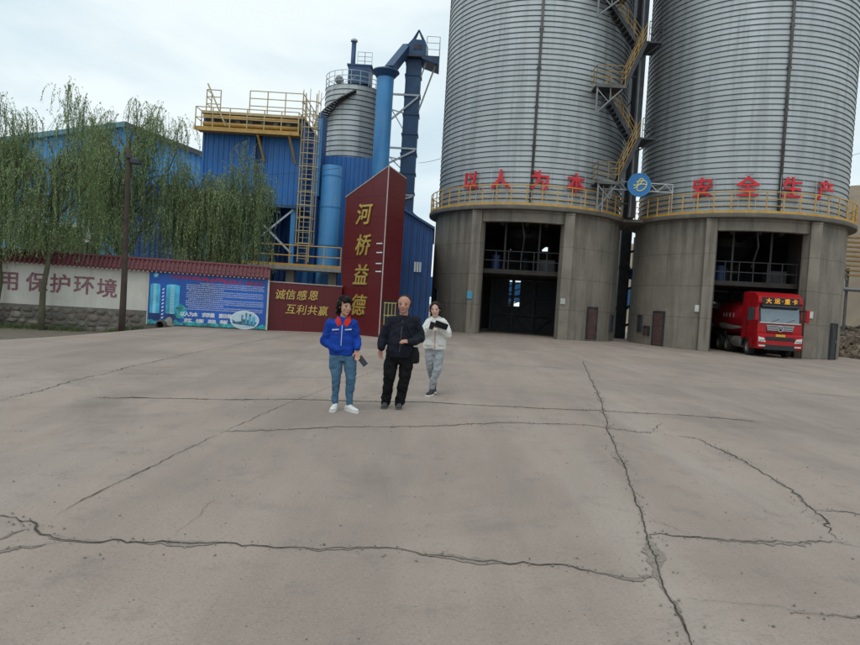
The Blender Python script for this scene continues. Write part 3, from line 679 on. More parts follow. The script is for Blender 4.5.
wall_door(SR_, -4.55, .66, .05, 1.88, m_maroon); wall_door(SR_, -5.35, .3, .7, 1.6, m_dsteel, 'vent'); wall_door(SR_, -5.05, .36, .55, 1.0, m_maroon, 'hatch')
wall_door(SR_, 4.28, .58, -.08, 1.78, mat('door_charcoal', (.035, .037, .042), rough=.5, var=.2))
for u in (-2.85, 2.5):
    s = wall_sign(SR_, u, 2.2, .30, .36, mat('sign_white', (.62, .63, .6), rough=.5, dirt=.2))
def spot(C, u, d, z):                                    # silo frame to world
    return C+Matrix.Rotation(TH, 3, 'Z')@V(u, -d, z)
def silo_text(t, s, u, z, size, m, y):
    for i, ch in enumerate(s): put_text(ch, V(u+(i-(len(s)-1)/2)*size*.95, y, z), V(1, 0, 0), UP, size, .006, m, t, bold=.01)
ysg = -math.sqrt(SR*SR-2.27**2)-.215
m_ink = mat('sign_ink', (.03, .05, .06), rough=.6)
MB().lohi((-2.75, ysg+.01, 2.12), (-2.61, ysg+.03, 2.20)).build('sign_mark', m_wht, SL_); MB().lathe([(.001, -.01), (.05, -.01), (.05, .01)], 12, (-2.68, ysg+.02, 2.29), axis='Y').build('sign_mark', m_wht, SL_)
# ------------------------------------------------------------------ stairs between the silos
m_ystair = mat('stair_rail_ochre', (.30, .19, .06), rough=.6, var=.25, vscale=4, dirt=.5, dirtcol=(.12, .08, .05))
st = thing('stair_tower', 'zigzag steel stairs with ochre railings climbing the flank of the left silo', 'stairs', V(10.2, 36.4, 0))
YF, YB = 35.75, 36.75                                   # front flights, rear flights
def P_(px, py, Y): return at(px, py, Y)
levels = [(8.72, 8.5), (13.85, 8.1), (18.98, 7.85)]     # platform heights and their left ends
XR, XM = 10.65, 9.65
def flight(p0, p1, wy, mrail):
    a, b_ = V(*p0), V(*p1); d = b_-a; n = max(5, int(abs(d.z)/.21)); f = MB()
    for y in (0, wy): f.beam(a+V(0, y, 0), b_+V(0, y, 0), .05, .2)
    fl = f.build('flight', m_dsteel, st)
    tr_ = MB()
    for k in range(n+1): q = a+d*(k/n); tr_.box((q.x, q.y+wy/2, q.z+.02), (.25, wy-.06, .035))
    tag(tr_.build('treads', m_dsteel, fl), kind='stuff')
    for y in (0, wy):
        hr = MB()
        for h in (.35, .65, .98): hr.tube([a+V(0, y, h), b_+V(0, y, h)], .022, 5)
        for k in range(6): q = a+d*(k/5); hr.tube([q+V(0, y, 0), q+V(0, y, .98)], .022, 5)
        hr.build('handrail', mrail, fl)
for i, (zp, xl) in enumerate(levels):
    pf = MB().lohi((xl, YF-.05, zp-.08), (XM+.05, YB+.6, zp)).build('platform', m_dsteel, st)
    MB().lohi((xl-.02, YF-.09, zp-.14), (XM+.05, YF-.055, zp+.03)).build('platform_edge', m_rust, pf)
    rr = MB()
    pts = [V(XM, YF-.02, zp), V(xl, YF-.02, zp), V(xl, YB+.5, zp)]
    for h in (.4, .72, 1.05): rr.tube([p+V(0, 0, h) for p in pts], .022, 5)
    for a_, b_ in zip(pts, pts[1:]):
        for k in range(3): q = a_.lerp(b_, k/2); rr.tube([q, q+V(0, 0, 1.05)], .022, 5)
    rr.build('platform_rail', m_ystair, pf)
    for y in (YF, YB+.45):
        MB().beam((xl+.08, y, zp-.1), (xl+.08, y, zp-1.55), .08).build('bracket_post', m_grey, pf)
        MB().beam((xl+.08, y+.01, zp-1.5), (XM-.1, y+.01, zp-.15), .07).build('bracket_brace', m_grey, pf)
        MB().beam((xl+.1, y-.01, zp-.25), (xl+.75, y-.01, zp-.92), .05).build('bracket_strut', m_grey, pf)
        MB().beam((xl+.8, y+.02, zp-.1), (xl+.8, y+.02, zp-.85), .05).build('bracket_strut', m_grey, pf)
    # front flight up and right, landing, rear flight up and left
    zl = zp+2.45
    flight((XM, YF, zp), (XR, YF, zl), .75, m_ystair)
    ld = MB().lohi((XR-.05, YF-.05, zl-.08), (XR+.85, YB+.75, zl)).build('landing', m_dsteel, st)
    rr = MB(); pts = [V(XR+.1, YF-.02, zl), V(XR+.82, YF-.02, zl), V(XR+.82, YB+.7, zl)]
    for h in (.4, .72, 1.05): rr.tube([p+V(0, 0, h) for p in pts], .022, 5)
    for p in pts+[pts[1].lerp(pts[2], .5)]: rr.tube([p, p+V(0, 0, 1.05)], .022, 5)
    rr.build('landing_rail', m_dsteel, ld)
    if i < 2:
        nz_, nxl = levels[i+1]
        flight((XR-.05, YB-.1, zl), (nxl+.75, YB-.1, nz_-.05), .75, m_ystair)
    MB().beam((XR+.75, YF+.05, zl-.1), (XR-.6, YB, zl-1.1), .06).build('landing_brace', m_dsteel, st)
for x, y in ((XR+.30, YB+.95),): MB().tube([(x, y, 7.2), (x, y, 26)], .055, 8).build('standpipe', m_grey, st)
MB().lohi((XR+.28, YB+1.3, 7.2), (XR+.70, YB+1.9, 26)).build('lift_column', m_dsteel, st)
for k in range(8): MB().beam((XR-.6, YB+1.4, 8+k*2.4), (XR+.3, YB+1.4, 8+k*2.4), .09).build('wall_tie', m_dsteel, st)
# dark columns added far behind the gap, standing in for the shaded silo walls
ge = thing('gap_dark_column', 'dark column added behind the gap between the silos to stand for shaded walls', 'conveyor', V(at(624, 290, 45.6).x, 45.6, 0))
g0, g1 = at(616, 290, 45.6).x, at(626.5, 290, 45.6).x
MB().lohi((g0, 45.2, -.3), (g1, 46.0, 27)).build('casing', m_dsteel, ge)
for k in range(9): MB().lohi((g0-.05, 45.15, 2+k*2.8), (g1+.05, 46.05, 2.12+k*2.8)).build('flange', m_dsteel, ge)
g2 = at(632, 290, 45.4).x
MB().lohi((g2, 45.3, -.3), (g2+.7, 45.8, 7.0)).build('shade_post', m_dsteel, ge)
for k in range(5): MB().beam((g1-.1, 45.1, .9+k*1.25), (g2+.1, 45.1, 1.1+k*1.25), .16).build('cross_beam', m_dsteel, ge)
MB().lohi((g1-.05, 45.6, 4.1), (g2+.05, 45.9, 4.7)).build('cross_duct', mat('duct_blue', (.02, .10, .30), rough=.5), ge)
# slab bridge between the two rings
mid = (SCL+SCR)/2; dv = (SCR-SCL).normalized()
br = MB().box(mid+V(0, 0, SZ+.09)+V(dv.y, -dv.x, 0)*1.2, (1.7, 2.4, .16), math.atan2(dv.y, dv.x)).build('slab_bridge', m_slab)
tag(br, 'concrete bridge slab joining the ring slabs of the two silos', 'slab')
brr = thing('bridge_railing', 'short yellow railing across the bridge between the two big silos', 'railing', mid+V(0, 0, ST))
e0 = SCL+Matrix.Rotation(TH, 3, 'Z')@V((SR+.36)*math.sin(R(72)), -(SR+.36)*math.cos(R(72)), ST); e1 = SCR+Matrix.Rotation(TH, 3, 'Z')@V(-(SR+.36)*math.sin(R(72)), -(SR+.36)*math.cos(R(72)), ST)
for h, t_ in ((1.08, .03), (.72, .022), (.38, .022)): MB().tube([e0+V(0, 0, h), e1+V(0, 0, h)], t_, 5).build('rail', m_rails, brr)
for k in (1, 2): q = e0.lerp(e1, k/3); MB().beam(q+V(0, 0, -.1), q+V(0, 0, 1.08), .05).build('post', m_rails, brr)
# truss with the round blue sign
sg0, sg1 = at(604, 180, 36.6), at(673, 186, 36.6); sgz = 8.72
trs = thing('truss_beam', 'thin white lattice truss spanning between the two silos behind the round sign', 'truss', V(sg0.x, 36.6, sgz-.3))
for zz in (sgz+.22, sgz-.22): MB().beam((sg0.x, 36.6, zz), (sg1.x, 36.6, zz), .05).build('chord', m_whitewire, trs)
for k in range(9):
    x0 = sg0.x+(sg1.x-sg0.x)*k/9; x1 = sg0.x+(sg1.x-sg0.x)*(k+1)/9; s = 1 if k % 2 else -1
    MB().beam((x0, 36.6, sgz-.2*s), (x1, 36.6, sgz+.2*s), .035).build('lattice', m_whitewire, trs)
for x in (sg0.x, sg1.x): MB().beam((x, 36.63, ST), (x, 36.63, sgz+.25), .05).build('prop', m_whitewire, trs)
rs = thing('round_sign', 'round blue sign with a gold looped emblem on the truss between silos', 'sign', at(639, 185, 36.2)-V(0, 0, .62))
c = at(639, 185, 36.35)
MB().lathe([(.001, -.05), (.60, -.05), (.60, .05), (.001, .05)], 40, c, axis='Y').build('disc', mat('sign_blue', (.015, .16, .42), rough=.35, var=.1), rs, R(40))
MB().lathe([(.60, -.07), (.64, -.07), (.64, .06), (.60, .06), (.60, -.07)], 40, c, axis='Y').build('rim', mat('sign_rim', (.03, .25, .55), rough=.35), rs, R(40))
MB().box(c+V(0, .12, 0), (.9, .1, .12)).build('back_bar', m_grey, rs)
for pts in ([(-.30, -.22), (-.12, -.10), (.08, .12), (.2, .3), (.05, .33), (-.08, .12), (-.12, -.12), (-.1, -.3), (.1, -.32), (.32, -.15), (.4, .05), (.3, .22), (.0, .2), (-.2, .12)], [(-.34, -.04), (-.1, -.02), (.15, .05), (.42, .02)]):
    sm = []
    for i in range(len(pts)-1):
        p0, p1, p2, p3 = [Vector((*pts[max(0, min(len(pts)-1, j))], 0)) for j in (i-1, i, i+1, i+2)]
        for k in range(6):
            tt = k/6; sm.append(.5*((2*p1)+(p2-p0)*tt+(2*p0-5*p1+4*p2-p3)*tt*tt+(3*p1-p0-3*p2+p3)*tt**3))
    MB().tube([c+V(p.x, -.065, p.y) for p in sm], .03, 5).build('emblem_stroke', mat('emblem_gold', (.7, .62, .25), rough=.4), rs)

# ================================================================== PLANT BEHIND THE WALL
m_blue = mat('blue_cladding', (.018, .135, .40), rough=.45, var=.12, vscale=.7, streak=.35, stretch=.2, dirt=.4, dirtcol=(.075, .14, .24))
m_bluel = mat('light_blue_paint', (.05, .235, .50), rough=.5, var=.12, vscale=.8, streak=.4, stretch=.2, dirt=.45, dirtcol=(.14, .23, .33))
m_blued = mat('navy_cladding', (.010, .055, .19), rough=.5, var=.2, vscale=.8, streak=.3)
m_blues = mat('slate_blue_steel', (.018, .065, .15), rough=.5, var=.2, vscale=1.5, dirt=.3, dirtcol=(.03, .04, .05))
m_pgrey = mat('pale_grey_steel', (.42, .46, .50), rough=.5, metal=.2, var=.1)
def clad(b, p0, p1, z0, z1, pitch=.30, depth=.05):     # ribbed sheet between two ground points; outward normal to the right of p0->p1 seen from above
    p0, p1 = V(p0[0], p0[1], 0), V(p1[0], p1[1], 0); d = p1-p0; l = d.length; d.normalize(); n = V(d.y, -d.x, 0)
    k = max(1, int(round(l/pitch))); pt = l/k; prof = []
    for i in range(k): prof += [(i*pt, 0), (i*pt+pt*.62, 0), (i*pt+pt*.70, depth), (i*pt+pt*.92, depth)]
    prof.append((l, 0)); base = len(b.v)
    zf0 = z0 if callable(z0) else (lambda s: z0); zf1 = z1 if callable(z1) else (lambda s: z1)
    for s, o in prof:
        b.v.append(p0+d*s+n*o+V(0, 0, zf0(s))); b.v.append(p0+d*s+n*o+V(0, 0, zf1(s)))
    for i in range(len(prof)-1): b.f.append((base+2*i, base+2*i+2, base+2*i+3, base+2*i+1))
    return b
def rails(par, pts, h, m, name='guard_rail', nr=3, sp=1.1, r=.028, child=False):
    pts = [V(*p) for p in pts]; b = MB()
    rail = MB()
    for k in range(nr): rail.tube([p+V(0, 0, h*(k+1)/nr) for p in pts], r, 5)
    o = rail.build(name, m, par)
    tgt = par if child else o
    for a, c in zip(pts, pts[1:]):
        n = max(1, int(round((c-a).length/sp)))
        for k in range(n+1):
            if k == n and c is not pts[-1]: continue
            q = a.lerp(c, k/n); MB().beam(q, q+V(0, 0, h), .05).build('post', m, o if not child else par)
    return o
m_yrail = mat('weathered_yellow', (.44, .35, .19), rough=.55, var=.2, vscale=3, dirt=.4, dirtcol=(.22, .16, .1))
# ---- dust filter house
FY = 38.0
fx0, fx1, fxm = at(203, 150, FY).x, at(301, 160, FY).x, at(258, 170, FY).x
ftop, fbot = at(255, 118, FY).z, at(255, 203, FY).z
fh = thing('filter_house', 'blue clad dust filter house with yellow top platform raised on legs', 'building', V((fx0+fx1)/2, FY+2.5, 0))
fd = 5.0
for a, c in ((fx0, fxm-.22), (fxm+.22, fx1)):
    b = MB(); clad(b, (a, FY), (c, FY), fbot, ftop); b.build('front_cladding', m_blue, fh)
MB().lohi((fxm-.22, FY+.15, fbot), (fxm+.22, FY+.3, ftop)).build('recess', m_blued, fh)
b = MB(); clad(b, (fx1, FY), (fx1, FY+fd), fbot, ftop); b.build('side_cladding', m_blue, fh)
b = MB(); clad(b, (fx0, FY+fd), (fx0, FY), fbot, ftop); b.build('side_cladding', m_blue, fh)
MB().lohi((fx0+.05, FY+.2, fbot+.05), (fx1-.05, FY+fd, ftop+.05)).build('core', m_blued, fh)
for x in (fx0+.03, fx1-.03, fxm-.26, fxm+.26): MB().lohi((x-.06, FY-.07, fbot-.1), (x+.06, FY+.04, ftop)).build('corner_trim', m_blue, fh)
MB().lohi((fx0-.05, FY-.09, fbot-.18), (fx1+.05, FY+.1, fbot)).build('base_beam', m_blues, fh)
for x in (fx0+.25, fxm-.6, fx1-.3): MB().lohi((x-.13, FY+.1, -.3), (x+.13, FY+.36, fbot-.1)).build('leg', m_bluel, fh)
for x in (fx0+.25, fxm-.6, fx1-.3): MB().lohi((x-.13, FY+fd-.4, -.3), (x+.13, FY+fd-.14, fbot-.1)).build('leg', m_bluel, fh)
zb0, zb1 = 4.0, fbot-.25
for x0, x1 in ((fx0+.25, fxm-.6), (fxm-.6, fx1-.3)):
    MB().beam((x0, FY+.08, zb0), (x1, FY+.08, zb1), .10).build('brace', m_pgrey, fh); MB().beam((x0, FY+.02, zb1), (x1, FY+.02, zb0), .10).build('brace', m_pgrey, fh)
for k in range(3):                                     # hoppers under the filter
    xx = fx0+1.1+k*1.95
    MB().sections([(xx, FY+2.4, fbot-2.6, .25, .25), (xx, FY+2.4, fbot-.1, .9, 1.4)], 4).build('hopper', m_blued, fh)
# platform with purge pipes and rails
pz = at(240, 131, FY-.7).z; px0, px1 = at(195, 128, FY-.9).x, at(299, 131, FY-.9).x
MB().lohi((px0, FY-1.0, pz-.05), (px1, FY-.02, pz+.02)).build('platform', m_yel, fh)
MB().lohi((px0-.03, FY-1.05, pz-.15), (px1+.03, FY-1.0, pz+.07)).build('platform_fascia', m_yel, fh)
for x in (fxm+.1, fx1-.55): MB().beam((x, FY-.9, pz-.15), (x+.25, FY-.05, pz-1.5), .09).build('bracket', m_yel, fh)
rails(fh, [(px0+.03, FY-.05, pz), (px0+.03, FY-.98, pz), (px1-.03, FY-.98, pz), (px1-.03, FY-.05, pz)], 1.15, m_yrail, 'platform_rail', 2, 1.0)
for zz, r_ in ((pz+.38, .12), (pz+.80, .10)):
    MB().tube([(px0+.25, FY-.35, zz), (fx1-.15, FY-.35, zz)], r_, 10).build('air_header', m_yel, fh, True)
MB().lohi((px0+.3, FY-.18, pz+.02), (fx1-.1, FY+.15, pz+1.02)).build('valve_panel', mat('panel_dark', (.035, .03, .035), rough=.7, dirt=.5, dirtcol=(.14, .06, .03), dscale=2), fh)
for k in range(8): MB().lohi((px0+.6+k*.72, FY-.28, pz+.3), (px0+.85+k*.72, FY-.19, pz+.75)).build('purge_valve', m_rust, fh)
MB().lohi((fx0-.1, FY-.25, ftop+.05), (fx1+.1, FY+fd+.1, ftop+.2)).build('roof', m_yrail, fh)
rz_ = ftop+.2
rails(fh, [(at(251, 100, FY).x, FY-.2, rz_), (fx1, FY-.2, rz_), (fx1, FY+fd, rz_)], at(270, 93, FY).z-rz_, m_yrail, 'roof_rail', 3, .98)
rails(fh, [(at(208, 100, FY).x, FY+.6, rz_), (at(208, 100, FY).x, FY-.2, rz_), (at(222, 100, FY).x, FY-.2, rz_)], at(215, 91, FY).z-rz_, m_yrail, 'roof_rail', 3, .9)
MB().beam((at(209, 95, FY).x, FY-.25, rz_+1.5), (at(232, 95, FY).x, FY-.85, pz+.2), .06).build('ladder_rail', m_yrail, fh)
# ---- caged ladder
lx = at(312, 150, FY-.4); lb, lt = 3.5, at(313, 92, FY-.4).z
x0, x1 = at(300, 180, FY-.4).x+.02, at(312, 180, FY-.4).x
x0 = fx1+.12; x1 = x0+.62; ly = FY-.1
la = thing('caged_ladder', 'tall yellow caged ladder on the corner of the filter house', 'ladder', V((x0+x1)/2, ly, lb))
for x in (x0, x1): MB().beam((x, ly, lb), (x, ly, lt), .06).build('stile', m_yrail, la)
b = MB(); z = lb+.2
while z < lt-.9: b.tube([(x0, ly, z), (x1, ly, z)], .02, 5); z += .3
tag(b.build('rungs', m_yrail, la), kind='stuff')
z = lb+1.0; xc = (x0+x1)/2
while z < lt+.05:
    MB().tube([V(xc+.10+.52*math.cos(a), ly-.38-.46*math.sin(a), z) for a in [math.pi*(k/10)*1.3-.47 for k in range(11)]], .03, 5).build('hoop', m_yrail, la); z += .72
for a in (-.2, .6, 1.57, 2.5, 3.3): MB().tube([(xc+.10+.52*math.cos(a), ly-.38-.46*math.sin(a), lb+1.0), (xc+.10+.52*math.cos(a), ly-.38-.46*math.sin(a), lt)], .02, 5).build('cage_bar', m_yrail, la)
# ---- ducts beside the filter
du = thing('box_duct', 'flat blue box duct between the filter house and round blue column', 'duct', V(fx1+1.1, FY+1, 0))
dx0, dx1 = fx1+.75, at(322, 150, FY+.8).x
b = MB(); clad(b, (dx0, FY+.6), (dx1, FY+.6), at(315, 196, FY+.6).z, at(316, 118, FY+.6).z, .3, .03); b.build('casing', m_bluel, du)
MB().lohi((dx0, FY+.65, at(315, 196, FY+.6).z), (dx1, FY+2.2, at(316, 112, FY+.6).z)).build('back_casing', m_blued, du)
MB().lohi((dx0+.1, FY+.7, 0), (dx1-.1, FY+1.4, at(315, 196, FY+.6).z)).build('shaft', m_blued, du)
cy = at(327, 165, FY); c2 = at(328, 215, FY); cr_ = 10.0*FY/660
col = thing('round_column', 'wide round light blue duct column standing behind the yellow railing', 'duct', V(c2.x, FY, 0))
MB().lathe([(cr_, -.3), (cr_, cy.z), (cr_*.96, cy.z+.05), (.01, cy.z+.06)], 32, (c2.x, FY+cr_, 0)).build('drum', m_bluel, col, R(30))
for zz in (4.6, 6.8, 8.6): MB().lathe([(cr_-.01, zz-.05), (cr_+.025, zz-.04), (cr_+.025, zz+.04), (cr_-.01, zz+.05)], 32, (c2.x, FY+cr_, 0)).build('weld_band', m_bluel, col)
# ---- small silo
SY = 46.0
sx0, sx1 = at(324.5, 110, SY).x, at(381, 110, SY).x; sr = (sx1-sx0)/2; sc = V((sx0+sx1)/2, SY+.3, 0)
stz, sbz = at(352, 92, SY).z, at(350, 168, SY).z
ss = thing('small_silo', 'small galvanised silo with rooftop railing and spiral stair behind the pylon', 'silo', sc)
MB().lathe([(sr, sbz), (sr, stz), (sr+.05, stz+.02), (.3, stz+.5), (.01, stz+.5)], 64, sc).build('shell', m_galv, ss, R(30))
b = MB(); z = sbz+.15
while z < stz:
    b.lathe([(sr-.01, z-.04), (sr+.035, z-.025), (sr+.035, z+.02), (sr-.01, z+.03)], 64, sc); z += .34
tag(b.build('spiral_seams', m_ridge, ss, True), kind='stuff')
rr = MB(); gr_ = MB()
for h in (.3, .6, .95): gr_.tube([sc+V((sr+.02)*math.sin(a), -(sr+.02)*math.cos(a), stz+h) for a in [k*2*math.pi/40 for k in range(41)]], .022, 5)
ro = gr_.build('roof_rail', m_pgrey, ss)
for k in range(20): a = k*2*math.pi/20; MB().tube([sc+V((sr+.02)*math.sin(a), -(sr+.02)*math.cos(a), stz), sc+V((sr+.02)*math.sin(a), -(sr+.02)*math.cos(a), stz+.95)], .022, 5).build('post', m_pgrey, ro)
a0, a1 = -R(78), R(8); za, zb_ = at(326, 131, SY).z, at(354, 90, SY-2).z-.1
stp = MB(); strn = MB()
pts_i = []; pts_o = []
for k in range(21):
    a = a0+(a1-a0)*k/20; zz = za+(zb_-za)*k/20
    for kk in range(1): stp.box(sc+V((sr+.36)*math.sin(a), -(sr+.36)*math.cos(a), zz), (.26, .62, .05), a)
    pts_o.append(sc+V((sr+.68)*math.sin(a), -(sr+.68)*math.cos(a), zz)); pts_i.append(sc+V((sr+.06)*math.sin(a), -(sr+.06)*math.cos(a), zz))
so_ = MB().tube(pts_o, .04, 5).build('stair_stringer', m_grey, ss); MB().tube(pts_i, .04, 5).build('stair_stringer', m_grey, ss); MB().tube([p+V(0, 0, .85) for p in pts_o], .02, 5).build('stair_handrail', m_pgrey, ss)
tag(stp.build('stair_treads', m_dsteel, ss), kind='stuff')
hx = at(361, 75, SY).x
MB().lohi((hx-.75, SY-1.0, stz+.3), (hx+.75, SY+.6, at(361, 71, SY).z)).build('roof_filter', m_blues, ss)
MB().lohi((hx-.85, SY-1.05, at(361, 71, SY).z), (hx+.85, SY+.65, at(361, 69.5, SY).z)).build('filter_lid', m_blues, ss)
chx = at(354, 60, SY).x; MB().tube([(chx, SY-.4, stz+.4), (chx, SY-.4, at(355, 45, SY).z)], .16, 12).build('vent_stack', m_blues, ss, True)
MB().lathe([(.24, 0), (.24, .1), (.01, .25)], 12, (chx, SY-.4, at(355, 44, SY).z)).build('stack_cap', m_pgrey, ss)
for k, px in enumerate((362, 369)):
    b = MB(); x = at(px, 65, SY).x; z0_ = at(361, 69.5, SY).z
    for s in (-.25, .25): b.tube([(x+s, SY-.5, z0_), (x+s, SY-.5, z0_+1.0)], .02, 4)
    for h in (.4, .7, 1.0): b.tube([(x-.25, SY-.5, z0_+h), (x+.25, SY-.5, z0_+h)], .02, 4)
    b.build('hatch_rail', m_pgrey, ss)
MB().ell(sc+V(-.9, -1.2, stz+.45), (.3, .3, .3)).build('roof_manhole', m_grey, ss, True)
# blue clad base under the small silo
bx0, bx1 = at(337, 220, 44.4).x, at(380, 220, 44.4).x
b = MB(); clad(b, (bx0-3, 43.6), (bx1+.3, 43.6), -.3, sbz+.25); clad(b, (bx1+.3, 43.6), (bx1+.3, 48.4), -.3, sbz+.25); b.build('base_cladding', m_blue, ss)
MB().lohi((bx0-3, 43.7, sbz+.15), (bx1+.2, 48.4, sbz+.24)).build('base_roof', m_blued, ss)
# ---- big blue riser pipe with conical cap
py_ = 42.5; pc = at(382.5, 130, py_); pr = 8.4*py_/660; ptz = at(387, 78, py_).z
rp = thing('riser_pipe', 'large light blue vertical pipe with dark conical cap beside the small silo', 'pipe', V(pc.x, py_, 0))
MB().lathe([(pr, -.3), (pr, ptz), (.01, ptz)], 32, (pc.x, py_, 0)).build('pipe', m_bluel, rp, R(30))
MB().lathe([(pr+.02, ptz-.02), (pr+.28, ptz+.28), (pr+.34, ptz+.34), (pr+.30, ptz+.42), (.01, ptz+.75)], 32, (pc.x, py_, 0)).build('cap', m_blues, rp, R(25))
# ---- bucket elevator tower
EY = 46.5
ex = at(411.5, 110, EY).x; ew = 15.0*EY/660; etz = at(416, 58, EY).z
be = thing('bucket_elevator', 'slate blue bucket elevator tower with head platform and steel bracing', 'elevator', V(ex, EY, 0))
MB().lohi((ex-ew/2, EY-.5, -.3), (ex+ew/2, EY+.5, etz)).build('leg_casing', m_blues, be)
z = 1.0
while z < etz: MB().lohi((ex-ew/2-.06, EY-.56, z), (ex+ew/2+.06, EY+.56, z+.09)).build('flange', m_blues, be); z += 1.35
hz = at(415, 43, EY).z; hxc = ex+.15
MB().prism([(-.85, etz-.1), (.75, etz-.1), (.75, hz-.45), (.45, hz), (-.35, hz), (-.85, hz-.6)], -.65, .65, lambda u, v, w_: V(hxc+u, EY+w_, v)).build('head', m_blues, be)
MB().lohi((hxc-.25, EY-.68, etz+.35), (hxc+.35, EY-.655, hz-.35)).build('head_door', m_dsteel, be)
for s in (-1, 1): MB().beam((hxc-.35, EY+s*.4, hz), (hxc+.05, EY, at(417, 30, EY).z), .08).build('davit', m_blues, be); MB().beam((hxc+.55, EY+s*.4, hz-.1), (hxc+.05, EY, at(417, 30, EY).z), .08).build('davit', m_blues, be)
plz = etz-.15; plx1 = at(439.5, 60, EY).x
pfo = MB().lohi((ex-ew/2-.1, EY-1.0, plz-.1), (plx1, EY+1.0, plz)).build('head_platform', m_dsteel, be)
MB().prism([(0, 0), (0, -.15), (.8, -.55), (plx1-ex-ew/2, -.75), (plx1-ex-ew/2, 0)], -1.0, 1.0, lambda u, v, w_: V(ex+ew/2+u, EY+w_, plz-.1+v*.6)).build('platform_soffit', m_blues, be)
rails(be, [(ex+ew/2+.3, EY-.98, plz), (plx1-.03, EY-.98, plz), (plx1-.03, EY+.98, plz)], 1.3, m_pgrey, 'platform_rail', 3, .6, .022)
MB().beam((plx1-.25, EY-.6, plz-.5), (ex+ew/2, EY-.6, plz-3.6), .1).build('platform_brace', m_grey, be); MB().beam((plx1-.9, EY-.7, plz-.4), (ex+ew/2, EY-.7, plz-1.4), .08).build('platform_brace', m_grey, be)
MB().beam((pc.x+.2, py_+.3, ptz+.6), (hxc-.7, EY-.1, etz+.6), .55, .6).build('discharge_chute', m_blues, be)
for za, zb_ in ((at(400, 97, EY).z, at(400, 133, EY).z), (at(400, 150, EY).z, at(400, 172, EY).z), (at(400, 196, EY).z, at(400, 208, EY).z)):
    MB().beam((sx1-.1, EY-.55, za), (ex+ew/2, EY-.55, za), .12).build('tie_beam', m_pgrey, be); MB().beam((sx1-.1, EY-.55, zb_), (ex+ew/2-.1, EY-.55, za-.1), .12).build('tie_brace', m_pgrey, be)
    MB().beam((sx1-.1, EY-.50, (za*2+zb_)/3), (ex-ew/2, EY-.50, (za+zb_)/2), .07).build('tie_lattice', m_pgrey, be)
    MB().beam((sx1+.05, EY-.52, za), (ex-ew/2, EY-.52, zb_+.2), .07).build('tie_lattice', m_pgrey, be)
# ---- yellow railed concrete deck
DY = 36.0; dz = at(315, 267, DY).z; dx0, dx1 = at(185, 258, DY).x, at(341, 268, DY).x
dk = thing('railed_deck', 'raised concrete deck with yellow railing behind the maroon name wall', 'platform', V((dx0+dx1)/2, DY, 0))
MB().lohi((dx0, DY, dz-.22), (dx1, DY+1.9, dz)).build('deck_slab', mat('deck_concrete', (.30, .29, .27), rough=.9, var=.2, dirt=.3), dk)
for px in (200, 245, 288, 331): x = at(px, 285, DY).x; MB().lohi((x-.22, DY+.3, -.3), (x+.22, DY+.8, dz-.22)).build('pier', m_slab, dk, bevel=.02)
rails(dk, [(dx0, DY+.08, dz), (dx1-.05, DY+.08, dz), (dx1-.05, DY+1.85, dz)], 1.12, m_rails, 'deck_railing', 2, .98, .035)
MB().lohi((dx0, DY+.02, dz), (dx1, DY+.05, dz+.12)).build('toe_board', m_rails, dk)
# ---- dark blue back hall behind the filter legs
bh2 = thing('back_hall', 'dark navy clad hall behind the filter house legs', 'building', V(-12, 47, 0))
b = MB(); clad(b, (-20.5, 44.5), (-8.6, 44.5), -.3, 8.2, .35); b.build('front_cladding', m_blued, bh2)
b = MB(); clad(b, (-8.6, 44.5), (-8.6, 52), -.3, 8.2, .35); b.build('side_cladding', m_blued, bh2)
MB().lohi((-20.6, 44.4, 8.2), (-8.5, 52, 8.45)).build('roof', m_blued, bh2)
MB().lohi((-13.4, 44.35, -.3), (-10.8, 44.42, 3.2)).build('doorway', m_dsteel, bh2)
# ---- blue shed right of the pylon
shp = [at(404, 205, 33.2), at(432.5, 228.5, 33.2)]
sh = thing('blue_shed', 'dark blue clad shed between the maroon pylon and the left silo', 'building', V(-1.5, 35, 0))
sxr, szr = shp[1].x, shp[1].z; sxl = -2.7; slope = (shp[0].z-szr)/(shp[0].x-sxr)
m_bshed = mat('shed_blue', (.008, .05, .17), rough=.5, var=.2, vscale=.8, streak=.4)
b = MB(); clad(b, (-1.72, 33.2), (sxr, 33.2), -.3, lambda s: szr+slope*(-1.72+s-sxr), .3); b.build('gable_cladding', m_bshed, sh)
b = MB(); clad(b, (sxr, 33.2), (sxr, 41.5), -.3, szr, .3); b.build('side_cladding', m_bshed, sh)
MB().prism([(-1.7, -.3), (-1.7, 3.3), (sxl, 3.3), (sxl, -.3)], 33.35, 33.5, lambda u, v, w_: V(u, w_, v)).build('doorway', m_dsteel, sh)
MB().prism([(-1.72, 3.3), (-1.72, szr+slope*(-1.72-sxr)), (sxl, szr+slope*(-1.72-sxr)+.3), (sxl, 3.3)], 33.25, 33.4, lambda u, v, w_: V(u, w_, v)).build('wall_panel', m_bshed, sh)
MB().prism([(sxr+.12, szr-.06), (sxr+.12, szr+.06), (sxl, szr+slope*(sxl-sxr)*.75+.1), (sxl, szr+slope*(sxl-sxr)*.75-.02)], 33.0, 41.6, lambda u, v, w_: V(u, w_, v)).build('roof', m_blues, sh)
for k in range(3):
    x = at(415+k*2.6, 267, 33.1).x; z0_ = at(417, 272, 33.1).z; MB().lohi((x-.05, 33.08, z0_), (x+.05, 33.14, z0_+.5)).build('louvre', m_pgrey, sh)
MB().lohi((sxl, 41.3, -.3), (sxr-.02, 41.5, 5)).build('back_wall', m_bshed, sh)
